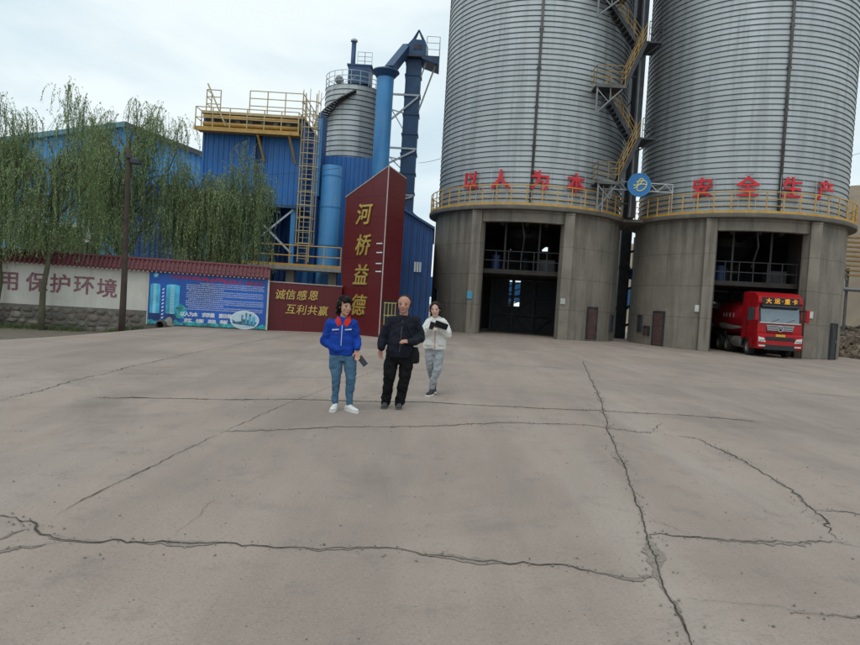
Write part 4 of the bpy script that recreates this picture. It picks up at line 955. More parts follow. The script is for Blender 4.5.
# low blue conveyor gallery seen in the slot left of the silo
cg = thing('conveyor_gallery', 'blue roofed conveyor gallery far behind the left silo', 'conveyor', V(-1.5, 60, 0))
MB().lohi((-6, 60, 2.2), (24, 61.5, 4.0)).build('gallery', mat('gallery_blue', (.03, .16, .38), rough=.5), cg)
for k in range(8): MB().lohi((-5+k*4, 60.3, -.3), (-4.7+k*4, 60.6, 2.2)).build('trestle', m_grey, cg)
# ---- big shed at the left
BY = 50.0
e0, pk, e1 = at(-30, 143, BY), at(128, 123, BY), at(207, 154, BY)
bs = thing('large_shed', 'large bright blue gabled shed behind the willow trees', 'building', V(pk.x, BY, 0))
m_bright = mat('shed_bright_blue', (.06, .28, .60), rough=.45, var=.12, vscale=.5, streak=.2, stretch=.3)
pkx = pk.x
def gz(x): return pk.z+(e1.z-pk.z)*(x-pkx)/(e1.x-pkx) if x > pkx else pk.z+(e0.z-pk.z)*(pkx-x)/(pkx-e0.x)
gl = e0.x-6
b = MB(); clad(b, (gl, BY), (pkx, BY), -.5, lambda s: gz(gl+s)-.35, .4); clad(b, (pkx, BY), (e1.x, BY), -.5, lambda s: gz(pkx+s)-.35, .4); b.build('gable_cladding', m_bright, bs)
b = MB(); clad(b, (e1.x, BY), (e1.x, BY+20), -.5, e1.z-.3, .4); b.build('side_cladding', m_bright, bs)
m_roofs = mat('shed_roof_teal', (.10, .22, .27), rough=.5, var=.2); 
for (x0_, x1_, nm) in ((gl, pkx, 'roof_slope'), (pkx, e1.x+.5, 'roof_slope')):
    MB().prism([(x0_, gz(x0_)-.38), (x0_, gz(x0_)), (x1_, gz(x1_)), (x1_, gz(x1_)-.38)], BY-.5, BY+20, lambda u, v, w_: V(u, w_, v)).build(nm, m_roofs if x0_ < pkx-1 else mat('roof_dark', (.05, .06, .065), rough=.6), bs)
dl, dr_ = at(30, 240, BY).x, at(97, 240, BY).x
MB().lohi((dl, BY-.12, 0), (dr_, BY-.06, at(60, 226, BY).z)).build('doorway', mat('opening_dark', (.008, .008, .008), rough=1), bs)  # flat black sheet standing in for the darkness inside the open shed
MB().lohi((dl-.1, BY-.16, at(60, 226, BY).z), (dr_+.1, BY-.05, at(60, 222, BY).z)).build('door_lintel', mat('white_paint', (.6, .62, .64), rough=.6, var=.2, dirt=.3), bs)
for px0_, px1_, y0_, y1_ in ((85, 99, 225, 241), (33, 44, 223, 229), (88, 95, 219, 226)): MB().lohi((at(px0_, 230, BY).x, BY-.3, at(60, y1_, BY).z), (at(px1_, 230, BY).x, BY-.2, at(60, y0_, BY).z)).build('white_board', MATS['white_paint'], bs)

# ================================================================== POLE
pb = gnd(121, 338, -.42); pb.z = zg(pb.x, pb.y)-.1; pt = at(129.8, 150, pb.y)
m_wood = mat('weathered_pole', (.055, .04, .032), rough=.9, var=.3, vscale=4, streak=.5, bump=.4)
up_ = thing('utility_pole', 'weathered brown wooden pole with a small floodlight standing before the wall', 'pole', pb)
MB().tube([pb.lerp(pt, k/6)+V(.02*math.sin(k), 0, 0) for k in range(7)], [.125-.008*k for k in range(7)], 10).build('pole', m_wood, up_, True)
lp = at(136, 161.5, pb.y)
MB().beam(at(130, 159, pb.y), lp+V(-.1, 0, .05), .05).build('arm', m_dsteel, up_)
MB().box(lp, (.34, .3, .2), .1).build('floodlight', m_dsteel, up_, bevel=.03)
MB().box(at(129.5, 157, pb.y)+V(0, -.1, 0), (.25, .08, .10)).build('bracket', m_dsteel, up_)
def wire(a, b_, sag, label):
    pts = [a.lerp(b_, k/16)+V(0, 0, -sag*4*(k/16)*(1-k/16)) for k in range(17)]
    tag(MB().tube(pts, .014, 4).build('cable', m_dsteel), label, 'cable')
wire(at(418, 163, 47), at(441, 158.5, 41), .05, 'thin black cable from the elevator tower to the left silo')
wire(at(745, 175, 33.9), at(900, 140, 44), .3, 'thin cable sagging across the right silo shell')
wire(at(205, 175, 37.7), at(340, 168, 37.3), .15, 'thin cable strung across the front of the filter house')

# ================================================================== WILLOWS
m_leafs = [mat('willow_leaf_%d' % i, c, rough=.6, var=.35, vscale=1.5) for i, c in enumerate([(.23, .34, .14), (.185, .295, .12), (.31, .40, .17)])]
for m in m_leafs:
    n_ = m.node_tree.nodes; b = n_['Principled BSDF']; tr_ = n_.new('ShaderNodeBsdfTranslucent'); ms = n_.new('ShaderNodeMixShader'); ms.inputs[0].default_value = .45
    m.node_tree.links.new(b.inputs['Base Color'].links[0].from_socket, tr_.inputs[0]); m.node_tree.links.new(b.outputs[0], ms.inputs[1]); m.node_tree.links.new(tr_.outputs[0], ms.inputs[2]); m.node_tree.links.new(ms.outputs[0], n_['Material Output'].inputs[0])
m_bark = mat('willow_bark', (.10, .095, .06), rough=.9, var=.3, vscale=6, streak=.4, bump=.5)
def willow(label, base, H, rx, n_limb, n_str, trunk_r, seed, top_wisp=1.0, low=1.2, lean=(0, 0), mleaf=0, tall=()):
    """tapered trunk, rising limbs, and hanging strands of narrow leaves"""
    rd = random.Random(seed); t = thing('willow_tree', label, 'tree', base, group='willow trees along the boundary wall')
    fork = H*rd.uniform(.40, .48); top = base+V(lean[0], lean[1], H*.93)
    tp = [base+V(0, 0, -.2)]+[base.lerp(top, k/8)+V(rd.gauss(0, .05), rd.gauss(0, .05), 0) for k in range(1, 9)]
    MB().tube(tp, [trunk_r*(1-.1*k) for k in range(9)], 8).build('trunk', m_bark, t, True)
    limbs = MB(); lv = MB(); src = []
    for k in range(n_limb):
        f = rd.uniform(.32, .92); p0 = base.lerp(top, f); a = 2.399*k+rd.uniform(-.4, .4)
        out = rx*rd.uniform(.45, 1.0)*(1.05-.55*f); rise = H*rd.uniform(.12, .30)*(1.15-.5*f)
        e = p0+V(math.cos(a)*out, math.sin(a)*out*.8, rise)
        e.z = min(e.z, base.z+H*rd.uniform(.86, 1.0))
        pts = []
        for q in range(8):
            s = q/7; p = p0.lerp(e, s); p.z += rise*.55*math.sin(s*math.pi)*.6+rd.gauss(0, .05); p.x += rd.gauss(0, .06); pts.append(p)
        limbs.tube(pts, [trunk_r*.30*(1-.11*q) for q in range(8)], 5); src += [(p, a) for p in pts[2:]]*1+[(pts[-1], a)]*2
    limbs.build('limbs', m_bark, t, True)
    for (dx, hh) in tall:                                             # young upright leaders that break the outline
        p0 = base.lerp(top, .62); e = base+V(dx, rd.gauss(0, .3), hh); pts = [p0.lerp(e, q/7)+V(.25*math.sin(q*.6)*(dx), 0, .3*math.sin(q/7*math.pi)) for q in range(8)]
        src += [(p, rd.uniform(0, 6.28)) for p in pts[2:]]*6
        tw = MB().tube(pts, [.045-.005*q for q in range(8)], 5); tw.build('leader', m_bark, t, True)
    tw = MB()
    for k in range(int(n_str*1.75)):
        p, a = rd.choice(src); p = p+V(rd.gauss(0, .22), rd.gauss(0, .22), rd.gauss(0, .12)); a += rd.gauss(0, .8)
        hgt = p.z-base.z; L = rd.uniform(.5, 2.6)*(.55+.6*(hgt/H))
        if hgt-L < low: L = max(.3, hgt-low-rd.random()*.8)
        if hgt > H*.86: L *= .55
        o = V(math.cos(a), math.sin(a), 0)*rd.uniform(.15, .55); arch = rd.uniform(.05, .28)
        n = max(4, int(L/.085)); prev = p; dr = V(rd.gauss(0, .10), rd.gauss(0, .1), 0)
        for q in range(1, n+1):
            s = q/n; c = p+o*min(1, s*2.2)+V(0, 0, arch*math.sin(min(1, s*3)*math.pi)*.8-L*s**1.25)+dr*s*s
            if q % 3 == 0 or q == n: tw.add([prev+V(.006, 0, 0), prev-V(.006, 0, 0), c-V(.005, 0, 0), c+V(.005, 0, 0)], [(0, 1, 2, 3)]); prev = c
            for _ in range(2):
                if rd.random() < .12: continue
                ang = rd.uniform(0, 6.28); d = V(math.cos(ang)*.55, math.sin(ang)*.55, -rd.uniform(.5, 1.1)).normalized(); l = rd.uniform(.08, .155)
                w_ = V(-d.y, d.x, rd.uniform(-.6, .6)).normalized()*l*.13
                lv.add([c, c+d*l*.45+w_, c+d*l, c+d*l*.45-w_], [(0, 1, 2, 3)])
    cr = link('crown', lv.mesh('crown', ORG[t]), m_leafs[mleaf], t)
    for mm in m_leafs:
        if mm is not m_leafs[mleaf]: cr.data.materials.append(mm)
    import random as _r
    for i, p in enumerate(cr.data.polygons): p.material_index = 0 if i % 5 < 3 else (1 if i % 5 == 3 else 2)
    link('twigs', tw.mesh('twigs', ORG[t]), m_bark, t)
def vz(p): p.z = zg(p.x, p.y); return p
tb = wp(sof(48, 300), .62, -.42); willow('slender willow with upright wispy top growing in front of the painted wall', V(tb.x, tb.y, tb.z), 7.4, 2.6, 22, 520, .13, 3, low=2.8, mleaf=0, tall=((.9, 9.5), (1.5, 9.0), (-1.0, 8.4), (2.6, 8.3), (-2.0, 7.6)), lean=(.35, 0))
tb = vz(gnd(2, 329, -.42)); willow('willow cut by the left edge of the picture before the wall', V(tb.x-.3, tb.y+.1, tb.z), 7.6, 2.3, 20, 430, .14, 5, low=2.9, tall=((-.4, 9.0), (.4, 8.4)), mleaf=1)
c = at(133, 300, 29.5); willow('broad drooping willow behind the wall beside the wooden pole', V(c.x-.6, 29.6, -.4), 9.2, 3.4, 30, 950, .19, 9, low=2.1, tall=((.3, 10.2), (1.4, 10.1), (-1.2, 9.7), (2.8, 9.5), (-2.2, 9.2)), mleaf=0)
c = at(95, 300, 30.5); willow('smaller willow behind the wall between the painted characters and shed', V(c.x-.8, 31.5, -.4), 8.6, 2.8, 22, 480, .15, 13, low=2.5, tall=((-.8, 9.4), (.8, 9.2), (0, 9.6)), mleaf=1)
c = at(192, 300, 30.2); willow('leafy willow drooping over the tiled coping above the billboard', V(c.x-.1, 30.6, -.3), 7.2, 2.6, 26, 720, .15, 21, low=1.9, tall=((-.9, 7.6), (.7, 7.2)), mleaf=2)
c = at(236, 300, 31.5); willow('feathery willow in front of the blue filter house', V(c.x, 32.0, -.3), 7.9, 1.9, 24, 520, .11, 34, low=2.9, tall=((.1, 8.9), (.6, 8.3), (-.7, 8.0), (1.2, 7.4), (-1.3, 7.4)), mleaf=0)
c = at(20, 300, 33); willow('background willow behind the wall at the far left', V(c.x-1.0, 33.5, -.4), 9.2, 3.2, 20, 430, .16, 41, low=2.5, mleaf=1)

# ================================================================== HILLSIDE, RUBBLE, STEEL RACK on the right
m_hill = mat('loess_hill', (.24, .185, .13), rough=.95, var=.25, vscale=.12, dirt=.5, dirtcol=(.13, .12, .07), dscale=.35, bump=.6, bscale=2)
hl = MB(); hx_ = [26+i*2.2 for i in range(60)]; hy_ = [22+j*2.6 for j in range(56)]
def hz_(x, y):
    s = max(0, x-27.3+.05*(y-44)); h = (17*sst(s/22)+.16*s)*(.8+.35*noise.noise(V(x*.03, y*.03, 2)))
    return -.35+h*sst((y-28)/14)+min(1, h)*(1.3*noise.fractal(V(x*.11, y*.11, 5), 1, 2, 5)+.25*math.sin(h*1.6))
hl.v = [V(x, y, hz_(x, y)) for y in hy_ for x in hx_]; hl.f = [(j*60+i, j*60+i+1, (j+1)*60+i+1, (j+1)*60+i) for j in range(55) for i in range(59)]
struct(hl.build('hillside', m_hill, smooth=True))
rub = MB(); rd = random.Random(77)
for _ in range(900):
    x = rd.uniform(24.9, 31.5); y = rd.uniform(38, 50); r_ = rd.choice((.08, .12, .18, .3))*rd.uniform(.6, 1.2)
    if math.hypot(x-SCR.x, y-SCR.y) < SR+.6: continue
    h = max(zg(x, y), hz_(x, y)-.05 if x > 26 else -9)+.12*rd.random()
    k = len(rub.v); rub.ell((x, y, h), (r_*rd.uniform(.7, 1.3), r_, r_*rd.uniform(.5, .9)), 6, Matrix.Rotation(rd.uniform(0, 3), 3, 'Y'))
    for v in rub.v[k:]: v += V(rd.gauss(0, r_*.12), rd.gauss(0, r_*.12), rd.gauss(0, r_*.12))
rm = MB(); mxs = [25.0+.35*i for i in range(20)]; mys = [38+.5*j for j in range(25)]           # the heap the stones lie on
def mound(x, y): return max(0, 1.15*sst((x-25.1)/2.6)*sst((32.5-x)/2)*sst((y-37.8)/3)*(1+.35*noise.noise(V(x*.8, y*.8, 3))))
rm.v = [V(x, y, max(zg(x, y), hz_(x, y) if x > 26 else -9)-.06+mound(x, y)) for y in mys for x in mxs]; rm.f = [(j*20+i, j*20+i+1, (j+1)*20+i+1, (j+1)*20+i) for j in range(24) for i in range(19)]
struct(rm.build('rubble_mound', m_hill, smooth=True))
for v_ in rub.v: v_.z += mound(v_.x, v_.y)*.97
tag(rub.build('rubble', mat('rubble_brown', (.17, .13, .095), rough=.95, var=.4, vscale=3)), 'heap of brown rubble and stones beside the right silo', 'rubble', kind='stuff')
rk = thing('steel_rack', 'rusty ochre slatted steel staircase on the slope behind the right silo', 'stairs', V(27.5, 45, 4))
ra = at(846, 275, 45); rbp = at(858, 236, 45)
for k in range(9):
    z_ = ra.z+(rbp.z-ra.z)*k/8; MB().box((ra.x+1.3+.0*k, 45+.12*k, z_), (2.6, .34, .10)).build('tread', mat('ochre_rust', (.30, .17, .06), rough=.7, var=.3, dirt=.4), rk)
for x in (ra.x+.0, ra.x+2.6): MB().beam((x, 44.9, ra.z-.4), (x, 46.1, rbp.z+.2), .12).build('stringer', m_rust, rk)
for x in (ra.x+.3, ra.x+2.3): MB().beam((x, 45.3, -.4), (x, 45.3, ra.z+.5), .14).build('post', m_rust, rk)
pp = at(845, 289, 44)
tag(MB().tube([V(pp.x-1, 45.0, pp.z+.05), V(pp.x+9, 45.0, pp.z+.05)], .14, 10).build('ground_pipe', m_grey, smooth=True), 'horizontal grey pipe running out behind the right silo', 'pipe')

# ================================================================== TRUCK (local frame: front towards -Y, x to the right of the picture)
m_tred = mat('truck_red', (.36, .008, .012), rough=.38, var=.08, vscale=2, dirt=.2, dirtcol=(.16, .04, .035), spec=.3)
m_blk = mat('black_plastic', (.012, .012, .013), rough=.5, var=.2); m_glass = mat('windscreen_glass', (.16, .20, .23), rough=.06, metal=.5, var=.1, spec=.9)
m_lamp = mat('lamp_lens', (.62, .62, .58), rough=.15, metal=.2); m_chr = mat('chrome', (.55, .55, .56), rough=.2, metal=.9, var=.05)
m_tyre = mat('tyre_rubber', (.018, .017, .016), rough=.9, var=.2); m_rim = mat('wheel_rim', (.22, .20, .19), rough=.6, metal=.4, var=.2, dirt=.4)
m_amb = mat('amber_display', (.65, .30, .03), rough=.5, emit=(.9, .40, .03, .35)); m_plate = mat('plate_yellow', (.60, .36, .03), rough=.5)
tf = at(778.5, 345, 32.9)
TKA = R(-3.5); TKS = .885
tk = thing('tractor_truck', 'red heavy truck cab with amber roof display emerging from the right silo', 'truck', V(tf.x, tf.y, zg(tf.x, tf.y)), TKA, local=True, scale=TKS)
W2 = 1.22
prof = [(.06, .95), (.0, 1.45), (.03, 1.95), (.20, 2.92), (.16, 3.0), (.10, 3.10), (.16, 3.42), (.62, 3.66), (1.5, 3.74), (2.25, 3.70), (2.25, .95)]
def yz(u, v, w_): return V(w_, u, v)
MB().prism(prof, -W2, W2, yz).build('cab_body', m_tred, tk, bevel=.06)
MB().prism([(.028-.02, 1.98), (.19-.02, 2.84), (.24, 2.84), (.1, 1.98)], -W2+.16, W2-.16, yz).build('windscreen', m_glass, tk, bevel=.015)
MB().prism([(.028-.012, 1.92), (.20-.012, 2.90), (.26, 2.90), (.12, 1.92)], -W2+.07, W2-.07, yz).build('windscreen_surround', m_blk, tk, bevel=.01)
for x in (-.5, .35): MB().beam((x, -.005, 2.0), (x+.45, .03, 2.2), .02).build('wiper', m_blk, tk)
MB().prism([(-.02, 1.93), (-.025, 2.0), (.06, 2.0), (.06, 1.93)], -W2+.1, W2-.1, yz).build('cowl', mat('cowl_pale', (.5, .47, .44), rough=.5), tk)
MB().prism([(-.18, 2.86), (-.10, 2.96), (.2, 3.0), (.2, 2.86)], -W2+.12, W2-.12, yz).build('sun_visor', m_blk, tk, bevel=.02)
MB().prism([(.055, 2.98), (.07, 3.40), (.2, 3.40), (.2, 2.98)], -1.0, 1.0, yz).build('display', m_blk, tk, bevel=.02)
for ch, x in (('大', -.68), ('运', -.22), ('·', .06), ('重', .33), ('卡', .74)): put_text(ch, V(x, .045, 3.20), V(1, 0, 0), V(0, .03, 1), .32, .01, m_amb, tk, bold=.02)
# grille
MB().lohi((-.72, -.03, 1.42), (.72, .03, 1.86)).build('grille', m_blk, tk, bevel=.02)
for k in range(5): MB().lohi((-.76+.02*k, -.06, 1.80-.085*k), (.76-.02*k, -.028, 1.835-.085*k)).build('grille_bar', m_chr if k in (0, 1, 2, 3) else m_tred, tk)
MB().lathe([(.001, -.09), (.15, -.085), (.15, -.03)], 20, (0, 0, 1.64), axis='Y').build('emblem_disc', m_blk, tk)
MB().lathe([(.13, -.10), (.16, -.10), (.16, -.03), (.13, -.03)], 20, (0, 0, 1.64), axis='Y').build('emblem_ring', m_chr, tk)
MB().beam((-.1, -.1, 1.58), (.0, -.1, 1.72), .03).build('emblem_stroke', m_chr, tk); MB().beam((.0, -.1, 1.72), (.1, -.1, 1.58), .03).build('emblem_stroke', m_chr, tk)
bp = [(-.10, .48), (-.14, .62), (-.12, 1.30), (-.02, 1.36), (.5, 1.36), (.5, .48)]
MB().prism(bp, -W2-.02, W2+.02, yz).build('bumper', m_tred, tk, bevel=.04)
MB().lohi((-.78, -.155, .98), (.78, -.10, 1.18)).build('intake', m_blk, tk, bevel=.01)
MB().lohi((-.85, -.15, .44), (.85, -.05, .74)).build('lower_skirt', m_blk, tk, bevel=.02)
MB().lohi((-.26, -.165, 1.20), (.26, -.145, 1.335)).build('number_plate', m_plate, tk)
for s in (-1, 1):
    h = MB().prism([(s*.78, .86), (s*1.18, .90), (s*1.20, 1.16), (s*.88, 1.10)], -.165, -.10, lambda u, v, w_: V(u, w_, v)).build('headlight', m_lamp, tk, bevel=.01)
    for k in range(2): MB().lathe([(.001, -.182), (.075, -.17), (.075, -.15)], 14, (s*(.93+k*.15), 0, 1.0), axis='Y').build('lamp_bowl', m_chr, h)
    MB().lohi((s*.80, -.16, .62), (s*1.15, -.10, .70)).build('fog_lamp', m_lamp, tk)
    mr = MB().lohi((s*(W2+.06), -.22, 2.05), (s*(W2+.27), -.05, 2.78)).build('mirror', m_tred, tk, bevel=.05)
    MB().beam((s*(W2-.1), .15, 2.7), (s*(W2+.12), -.1, 2.72), .07).build('mirror_arm', m_blk, mr); MB().beam((s*(W2-.1), .12, 2.15), (s*(W2+.12), -.1, 2.15), .06).build('mirror_arm', m_blk, mr)
    dr = MB().lohi((s*(W2+.003), .28, 1.3), (s*(W2+.03), 1.38, 2.95)).build('door', m_tred, tk, bevel=.01)
    MB().prism([(.36, 2.06), (1.28, 2.06), (1.28, 2.82), (.50, 2.82)], s*(W2+.028), s*(W2+.04), yz).build('door_window', m_glass, dr)
    MB().lohi((s*(W2+.03), 1.1, 1.85), (s*(W2+.06), 1.3, 1.91)).build('door_handle', m_blk, dr)
    MB().lohi((s*(W2-.25), .25, .48), (s*(W2+.02), 1.1, 1.0)).build('step_panel', m_tred if s > 0 else m_tred, tk, bevel=.02)
    MB().lohi((s*(W2+.0), .35, .62), (s*(W2+.03), 1.0, .68)).build('step', m_chr, tk)
    MB().tube([(s*(W2+.05), 1.48, 1.3), (s*(W2+.08), 1.48, 2.6)], .025, 6).build('grab_bar', m_blk, tk)
    MB().lohi((s*(W2-.02), 1.55, 2.0), (s*(W2+.012), 2.2, 3.3)).build('side_fairing', m_tred, tk, bevel=.005)
def wheel(par, x, y, r=.52, w_=.30):
    s = 1 if x > 0 else -1
    t_ = MB().lathe([(r*.58, -w_/2), (r*.9, -w_/2), (r, -w_/2+.05), (r, w_/2-.05), (r*.9, w_/2), (r*.58, w_/2), (r*.58, -w_/2)], 28, (x, y, r), axis='X').build('wheel', m_tyre, par, R(30))
    MB().lathe([(.001, s*(w_/2-.06)), (r*.2, s*(w_/2-.04)), (r*.25, s*(w_/2-.1)), (r*.5, s*(w_/2-.09)), (r*.6, s*(w_/2-.01)), (r*.6, s*(w_/2-.12))], 24, (x, y, r), axis='X').build('rim', m_rim, t_, R(30))
for x in (-1.02, 1.02): wheel(tk, x, 1.38)
for y in (4.3, 5.65):
    for x in (-.96, .96): wheel(tk, x, y, .52, .55)
MB().lohi((-.42, .6, .62), (.42, 6.6, .92)).build('chassis', m_blk, tk)
for s in (-1, 1):
    MB().lathe([(.001, 0), (.33, .02), (.33, 1.3), (.001, 1.32)], 18, (s*.9, 2.35, .72), axis='Y').build('fuel_tank', m_rim, tk, R(30))
    MB().lathe([(.56, -.26), (.60, -.26), (.60, .26), (.56, .26)], 14, (s*1.0, 1.38, .52), a0=-1.6, a1=1.6, axis='X').build('mudguard', m_blk, tk)
MB().lohi((-.5, 2.3, 1.0), (.5, 2.5, 2.2)).build('air_stack', m_blk, tk)
# ---- bulk tank trailer
tl_ = thing('tank_trailer', 'red bulk powder tank trailer with pale stripe behind the truck cab', 'trailer', tk.location.copy(), TKA, local=True, scale=TKS)
m_tank = mat('tank_red', (.33, .012, .02), rough=.3, var=.08, vscale=1, dirt=.3, dirtcol=(.15, .08, .07)); m_grime = mat('trailer_black', (.015, .015, .015), rough=.7, var=.3)
MB().lathe([(.001, 2.75), (.55, 2.78), (.85, 2.95), (1.12, 4.2), (1.17, 5.0), (1.17, 7.2), (1.12, 7.6), (1.17, 9.5), (1.05, 11.6), (.6, 12.2), (.001, 12.25)], 40, (0, 0, 2.12), axis='Y').build('tank', m_tank, tl_, R(35))
m_stripe = mat('stripe_pale', (.52, .50, .46), rough=.4, var=.1, dirt=.3)
for s in (-1, 1):
    b = MB(); ys_ = [3.1+k*.3 for k in range(28)]
    def rr_(y): 
        P2 = [(2.95, .85), (4.2, 1.12), (5.0, 1.17), (11.6, 1.1)]
        for (a_, ra_), (c_, rc_) in zip(P2, P2[1:]):
            if y <= c_: return ra_+(rc_-ra_)*(y-a_)/(c_-a_)+.012
        return 1.1
    for k, y in enumerate(ys_):
        a_lo = -.62-.02*k*0; a_hi = -.30+.05*math.sin(k*.3)-.25*max(0, 1-k/7)
        for a_ in (a_lo, (a_lo+a_hi)/2, a_hi): b.v.append(V(s*rr_(y)*math.cos(a_), y, 2.12+rr_(y)*math.sin(a_)))
    b.f = [(3*k+j, 3*k+j+1, 3*k+3+j+1, 3*k+3+j) for k in range(27) for j in range(2)]
    b.build('stripe', m_stripe, tl_, True)
for i, x in enumerate((.35, .65, .95)):
    MB().lathe([(.001, .1), (.16, .1), (.16, 0)], 14, (0, 5+i*2, 3.28)).build('hatch', m_grime, tl_)
for i in range(4):                                       # worn white lettering along the flank
    y = 3.9+i*.42; MB().box(V(-(rr_(y)+.012), y, 2.32), (.01, .16+.05*(i % 2), .26)).build('worn_mark', m_stripe, tl_)
MB().lohi((-1.1, 5.0, 1.0), (-1.0, 11.6, 1.3)).build('side_rail', m_grime, tl_); MB().lohi((1.0, 5.0, 1.0), (1.1, 11.6, 1.3)).build('side_rail', m_grime, tl_)
MB().lohi((-.4, 4.0, 1.0), (.4, 12, 1.22)).build('chassis', m_grime, tl_)
for y in (8.6, 9.9, 11.2):
    for x in (-.96, .96): wheel(tl_, x, y, .52, .5)
for s in (-1, 1): MB().beam((s*.6, 6.6, .25), (s*.6, 6.6, 1.1), .12).build('landing_leg', m_grime, tl_)
rails(tl_, [(-.4, 4.5, 3.25), (-.4, 10.5, 3.25)], .5, m_grime, 'walkway_rail', 1, 1.5, .02)

# ================================================================== PEOPLE
def solid(mb, voxel, smooth=4, folds=0, fscale=.07, shrink=None):
    me = mb.mesh('tmp'); o = bpy.data.objects.new('tmp', me); COL.objects.link(o)
    m = o.modifiers.new('r', 'REMESH'); m.mode = 'VOXEL'; m.voxel_size = voxel; m.use_smooth_shade = True
    if smooth: m = o.modifiers.new('s', 'SMOOTH'); m.factor = .5; m.iterations = smooth
    if folds:
        tx = bpy.data.textures.new('folds', 'CLOUDS'); tx.noise_scale = fscale; tx.noise_depth = 2
        m = o.modifiers.new('d', 'DISPLACE'); m.texture = tx; m.strength = folds; m.mid_level = .5; m.texture_coords = 'LOCAL'
        m = o.modifiers.new('s2', 'SMOOTH'); m.factor = .5; m.iterations = 2
        if folds > .019 and voxel > .008:                                # drawn-out creases
            tx = bpy.data.textures.new('creases', 'MARBLE'); tx.noise_scale = .16; tx.turbulence = 9; tx.noise_depth = 2; tx.marble_type = 'SHARP'
            m = o.modifiers.new('d2', 'DISPLACE'); m.texture = tx; m.strength = .016; m.mid_level = .5; m.texture_coords = 'LOCAL'
    bpy.context.view_layer.update(); dg = bpy.context.evaluated_depsgraph_get()
    r = bpy.data.meshes.new_from_object(o.evaluated_get(dg)); bpy.data.objects.remove(o, do_unlink=True); bpy.data.meshes.remove(me)
    return r
def limb(b, pts, rad, n=14):
    """rounded, tapering chain with ball joints and a smooth bend"""
    pts = [V(*p) for p in pts]; out = []; rr = []
    for i in range(len(pts)-1):
        for k in range(6): t = k/6; out.append(pts[i].lerp(pts[i+1], t)); rr.append(rad[i]+(rad[i+1]-rad[i])*t)
    out.append(pts[-1]); rr.append(rad[-1])
    b.tube(out, rr, n)
    for p, r in zip(pts, rad): b.ell(p, (r, r, r), 12)
def hand(b, wrist, d, n, curl=.35, side=1, spread=.004):
    d = V(*d).normalized(); n = V(*n); n = (n-d*n.dot(d)).normalized(); w = d.cross(n)
    M = Matrix((w, d, n)).transposed()
    b.ell(wrist+d*.05, (.040, .056, .017), 12, M); b.ell(wrist+d*.015, (.028, .04, .019), 10, M)
    for i, (o, l) in enumerate(((-.030, .066), (-.011, .078), (.010, .073), (.029, .058))):
        p = wrist+d*(.088-.006*abs(i-1.4))+w*o; dd = d.copy(); pts = [p-d*.02]; 
        for f in (.45, .32, .25):
            dd = (dd*math.cos(curl)+n*math.sin(curl)).normalized() if len(pts) > 1 else (dd*math.cos(curl*.6)+n*math.sin(curl*.6)).normalized()
            pts.append(pts[-1]+dd*l*f+(d*.02 if len(pts) == 1 else V(0, 0, 0)))
        b.tube(pts, [.0095, .0092, .0085, .007], 8); b.ell(pts[-1], (.007,)*3, 8)
    p = wrist+d*.022+w*side*.030; t1 = (d*.62+w*side*.62+n*.35).normalized(); t2 = (d*.85+w*side*.1+n*.5).normalized()
    b.tube([p, p+t1*.04, p+t1*.04+t2*.034], [.013, .0105, .008], 8); b.ell(p+t1*.04+t2*.034, (.008,)*3, 8)
def head(b, c, yaw, tilt, w=1.0, nose=1.0, k=1.12):
    Rm = (Matrix.Rotation(yaw, 3, 'Z') @ Matrix.Rotation(tilt, 3, 'Y'))*k
    def P(x, y, z): return c+Rm@V(x, y, z)
    b.ell(P(0, .012, .030), (.074*w, .094, .088), 18, Rm)                     # cranium
    b.ell(P(0, -.028, -.015), (.062*w, .066, .080), 16, Rm)                   # face
    b.ell(P(0, -.030, -.068), (.045*w, .050, .040), 14, Rm)                   # jaw
    b.ell(P(0, -.062, -.092), (.022, .020, .016), 10, Rm)                     # chin
    for s in (-1, 1):
        b.ell(P(s*.036*w, -.066, -.022), (.022, .018, .020), 10, Rm)          # cheek
        b.ell(P(s*.030*w, -.078, .014), (.024, .012, .007), 10, Rm)           # brow
        b.ell(P(s*.074*w, .012, -.006), (.011, .020, .032), 10, Rm)           # ear
    b.tube([P(0, -.082, .006), P(0, -.100*nose, -.026)], [.008, .0125], 8); b.ell(P(0, -.099*nose, -.028), (.0165, .013, .010), 10, Rm)
    b.ell(P(0, -.082, -.052), (.022, .012, .008), 10, Rm); b.ell(P(0, -.080, -.064), (.019, .012, .007), 10, Rm)
    return P, Rm
skinm = {}
def skin_mat(n, c): return mat('skin_'+n, c, rough=.55, spec=.3, var=.08, vscale=18)
def face_bits(P, Rm, body, lipc, w=1.0, glasses=False):
    m_e = mat('eye_dark', (.02, .015, .012), rough=.6, spec=.2); m_w = mat('eye_white', (.10, .065, .05), rough=.9, spec=.0); m_l = mat('lips', lipc, rough=.5)
    for s in (-1, 1):
        e = MB().ell(P(s*.030*w, -.0835, .000), (.0135, .006, .0050), 10, Rm).build('eye', m_w, body, True); MB().ell(P(s*.030*w, -.0885, .000), (.0055, .003, .0050), 8, Rm).build('iris', m_e, e, True)
        MB().tube([P(s*.014*w, -.092, .017), P(s*.030*w, -.0935, .022), P(s*.046*w, -.084, .017)], [.003, .0042, .002], 6).build('eyebrow', m_e, body)
        if glasses:
            MB().tube([P(s*.031*w+.019*math.cos(a), -.100+.006*abs(math.cos(a))*(1 if s*math.cos(a) > 0 else 0), -.001+.016*math.sin(a)) for a in [k*.3927 for k in range(17)]], .0016, 5).build('glasses_rim', m_e, body)
    MB().tube([P(-.022, -.0885, -.058), P(0, -.0945, -.057), P(.022, -.0885, -.058)], [.003, .0055, .003], 6).build('mouth', m_l, body, True)
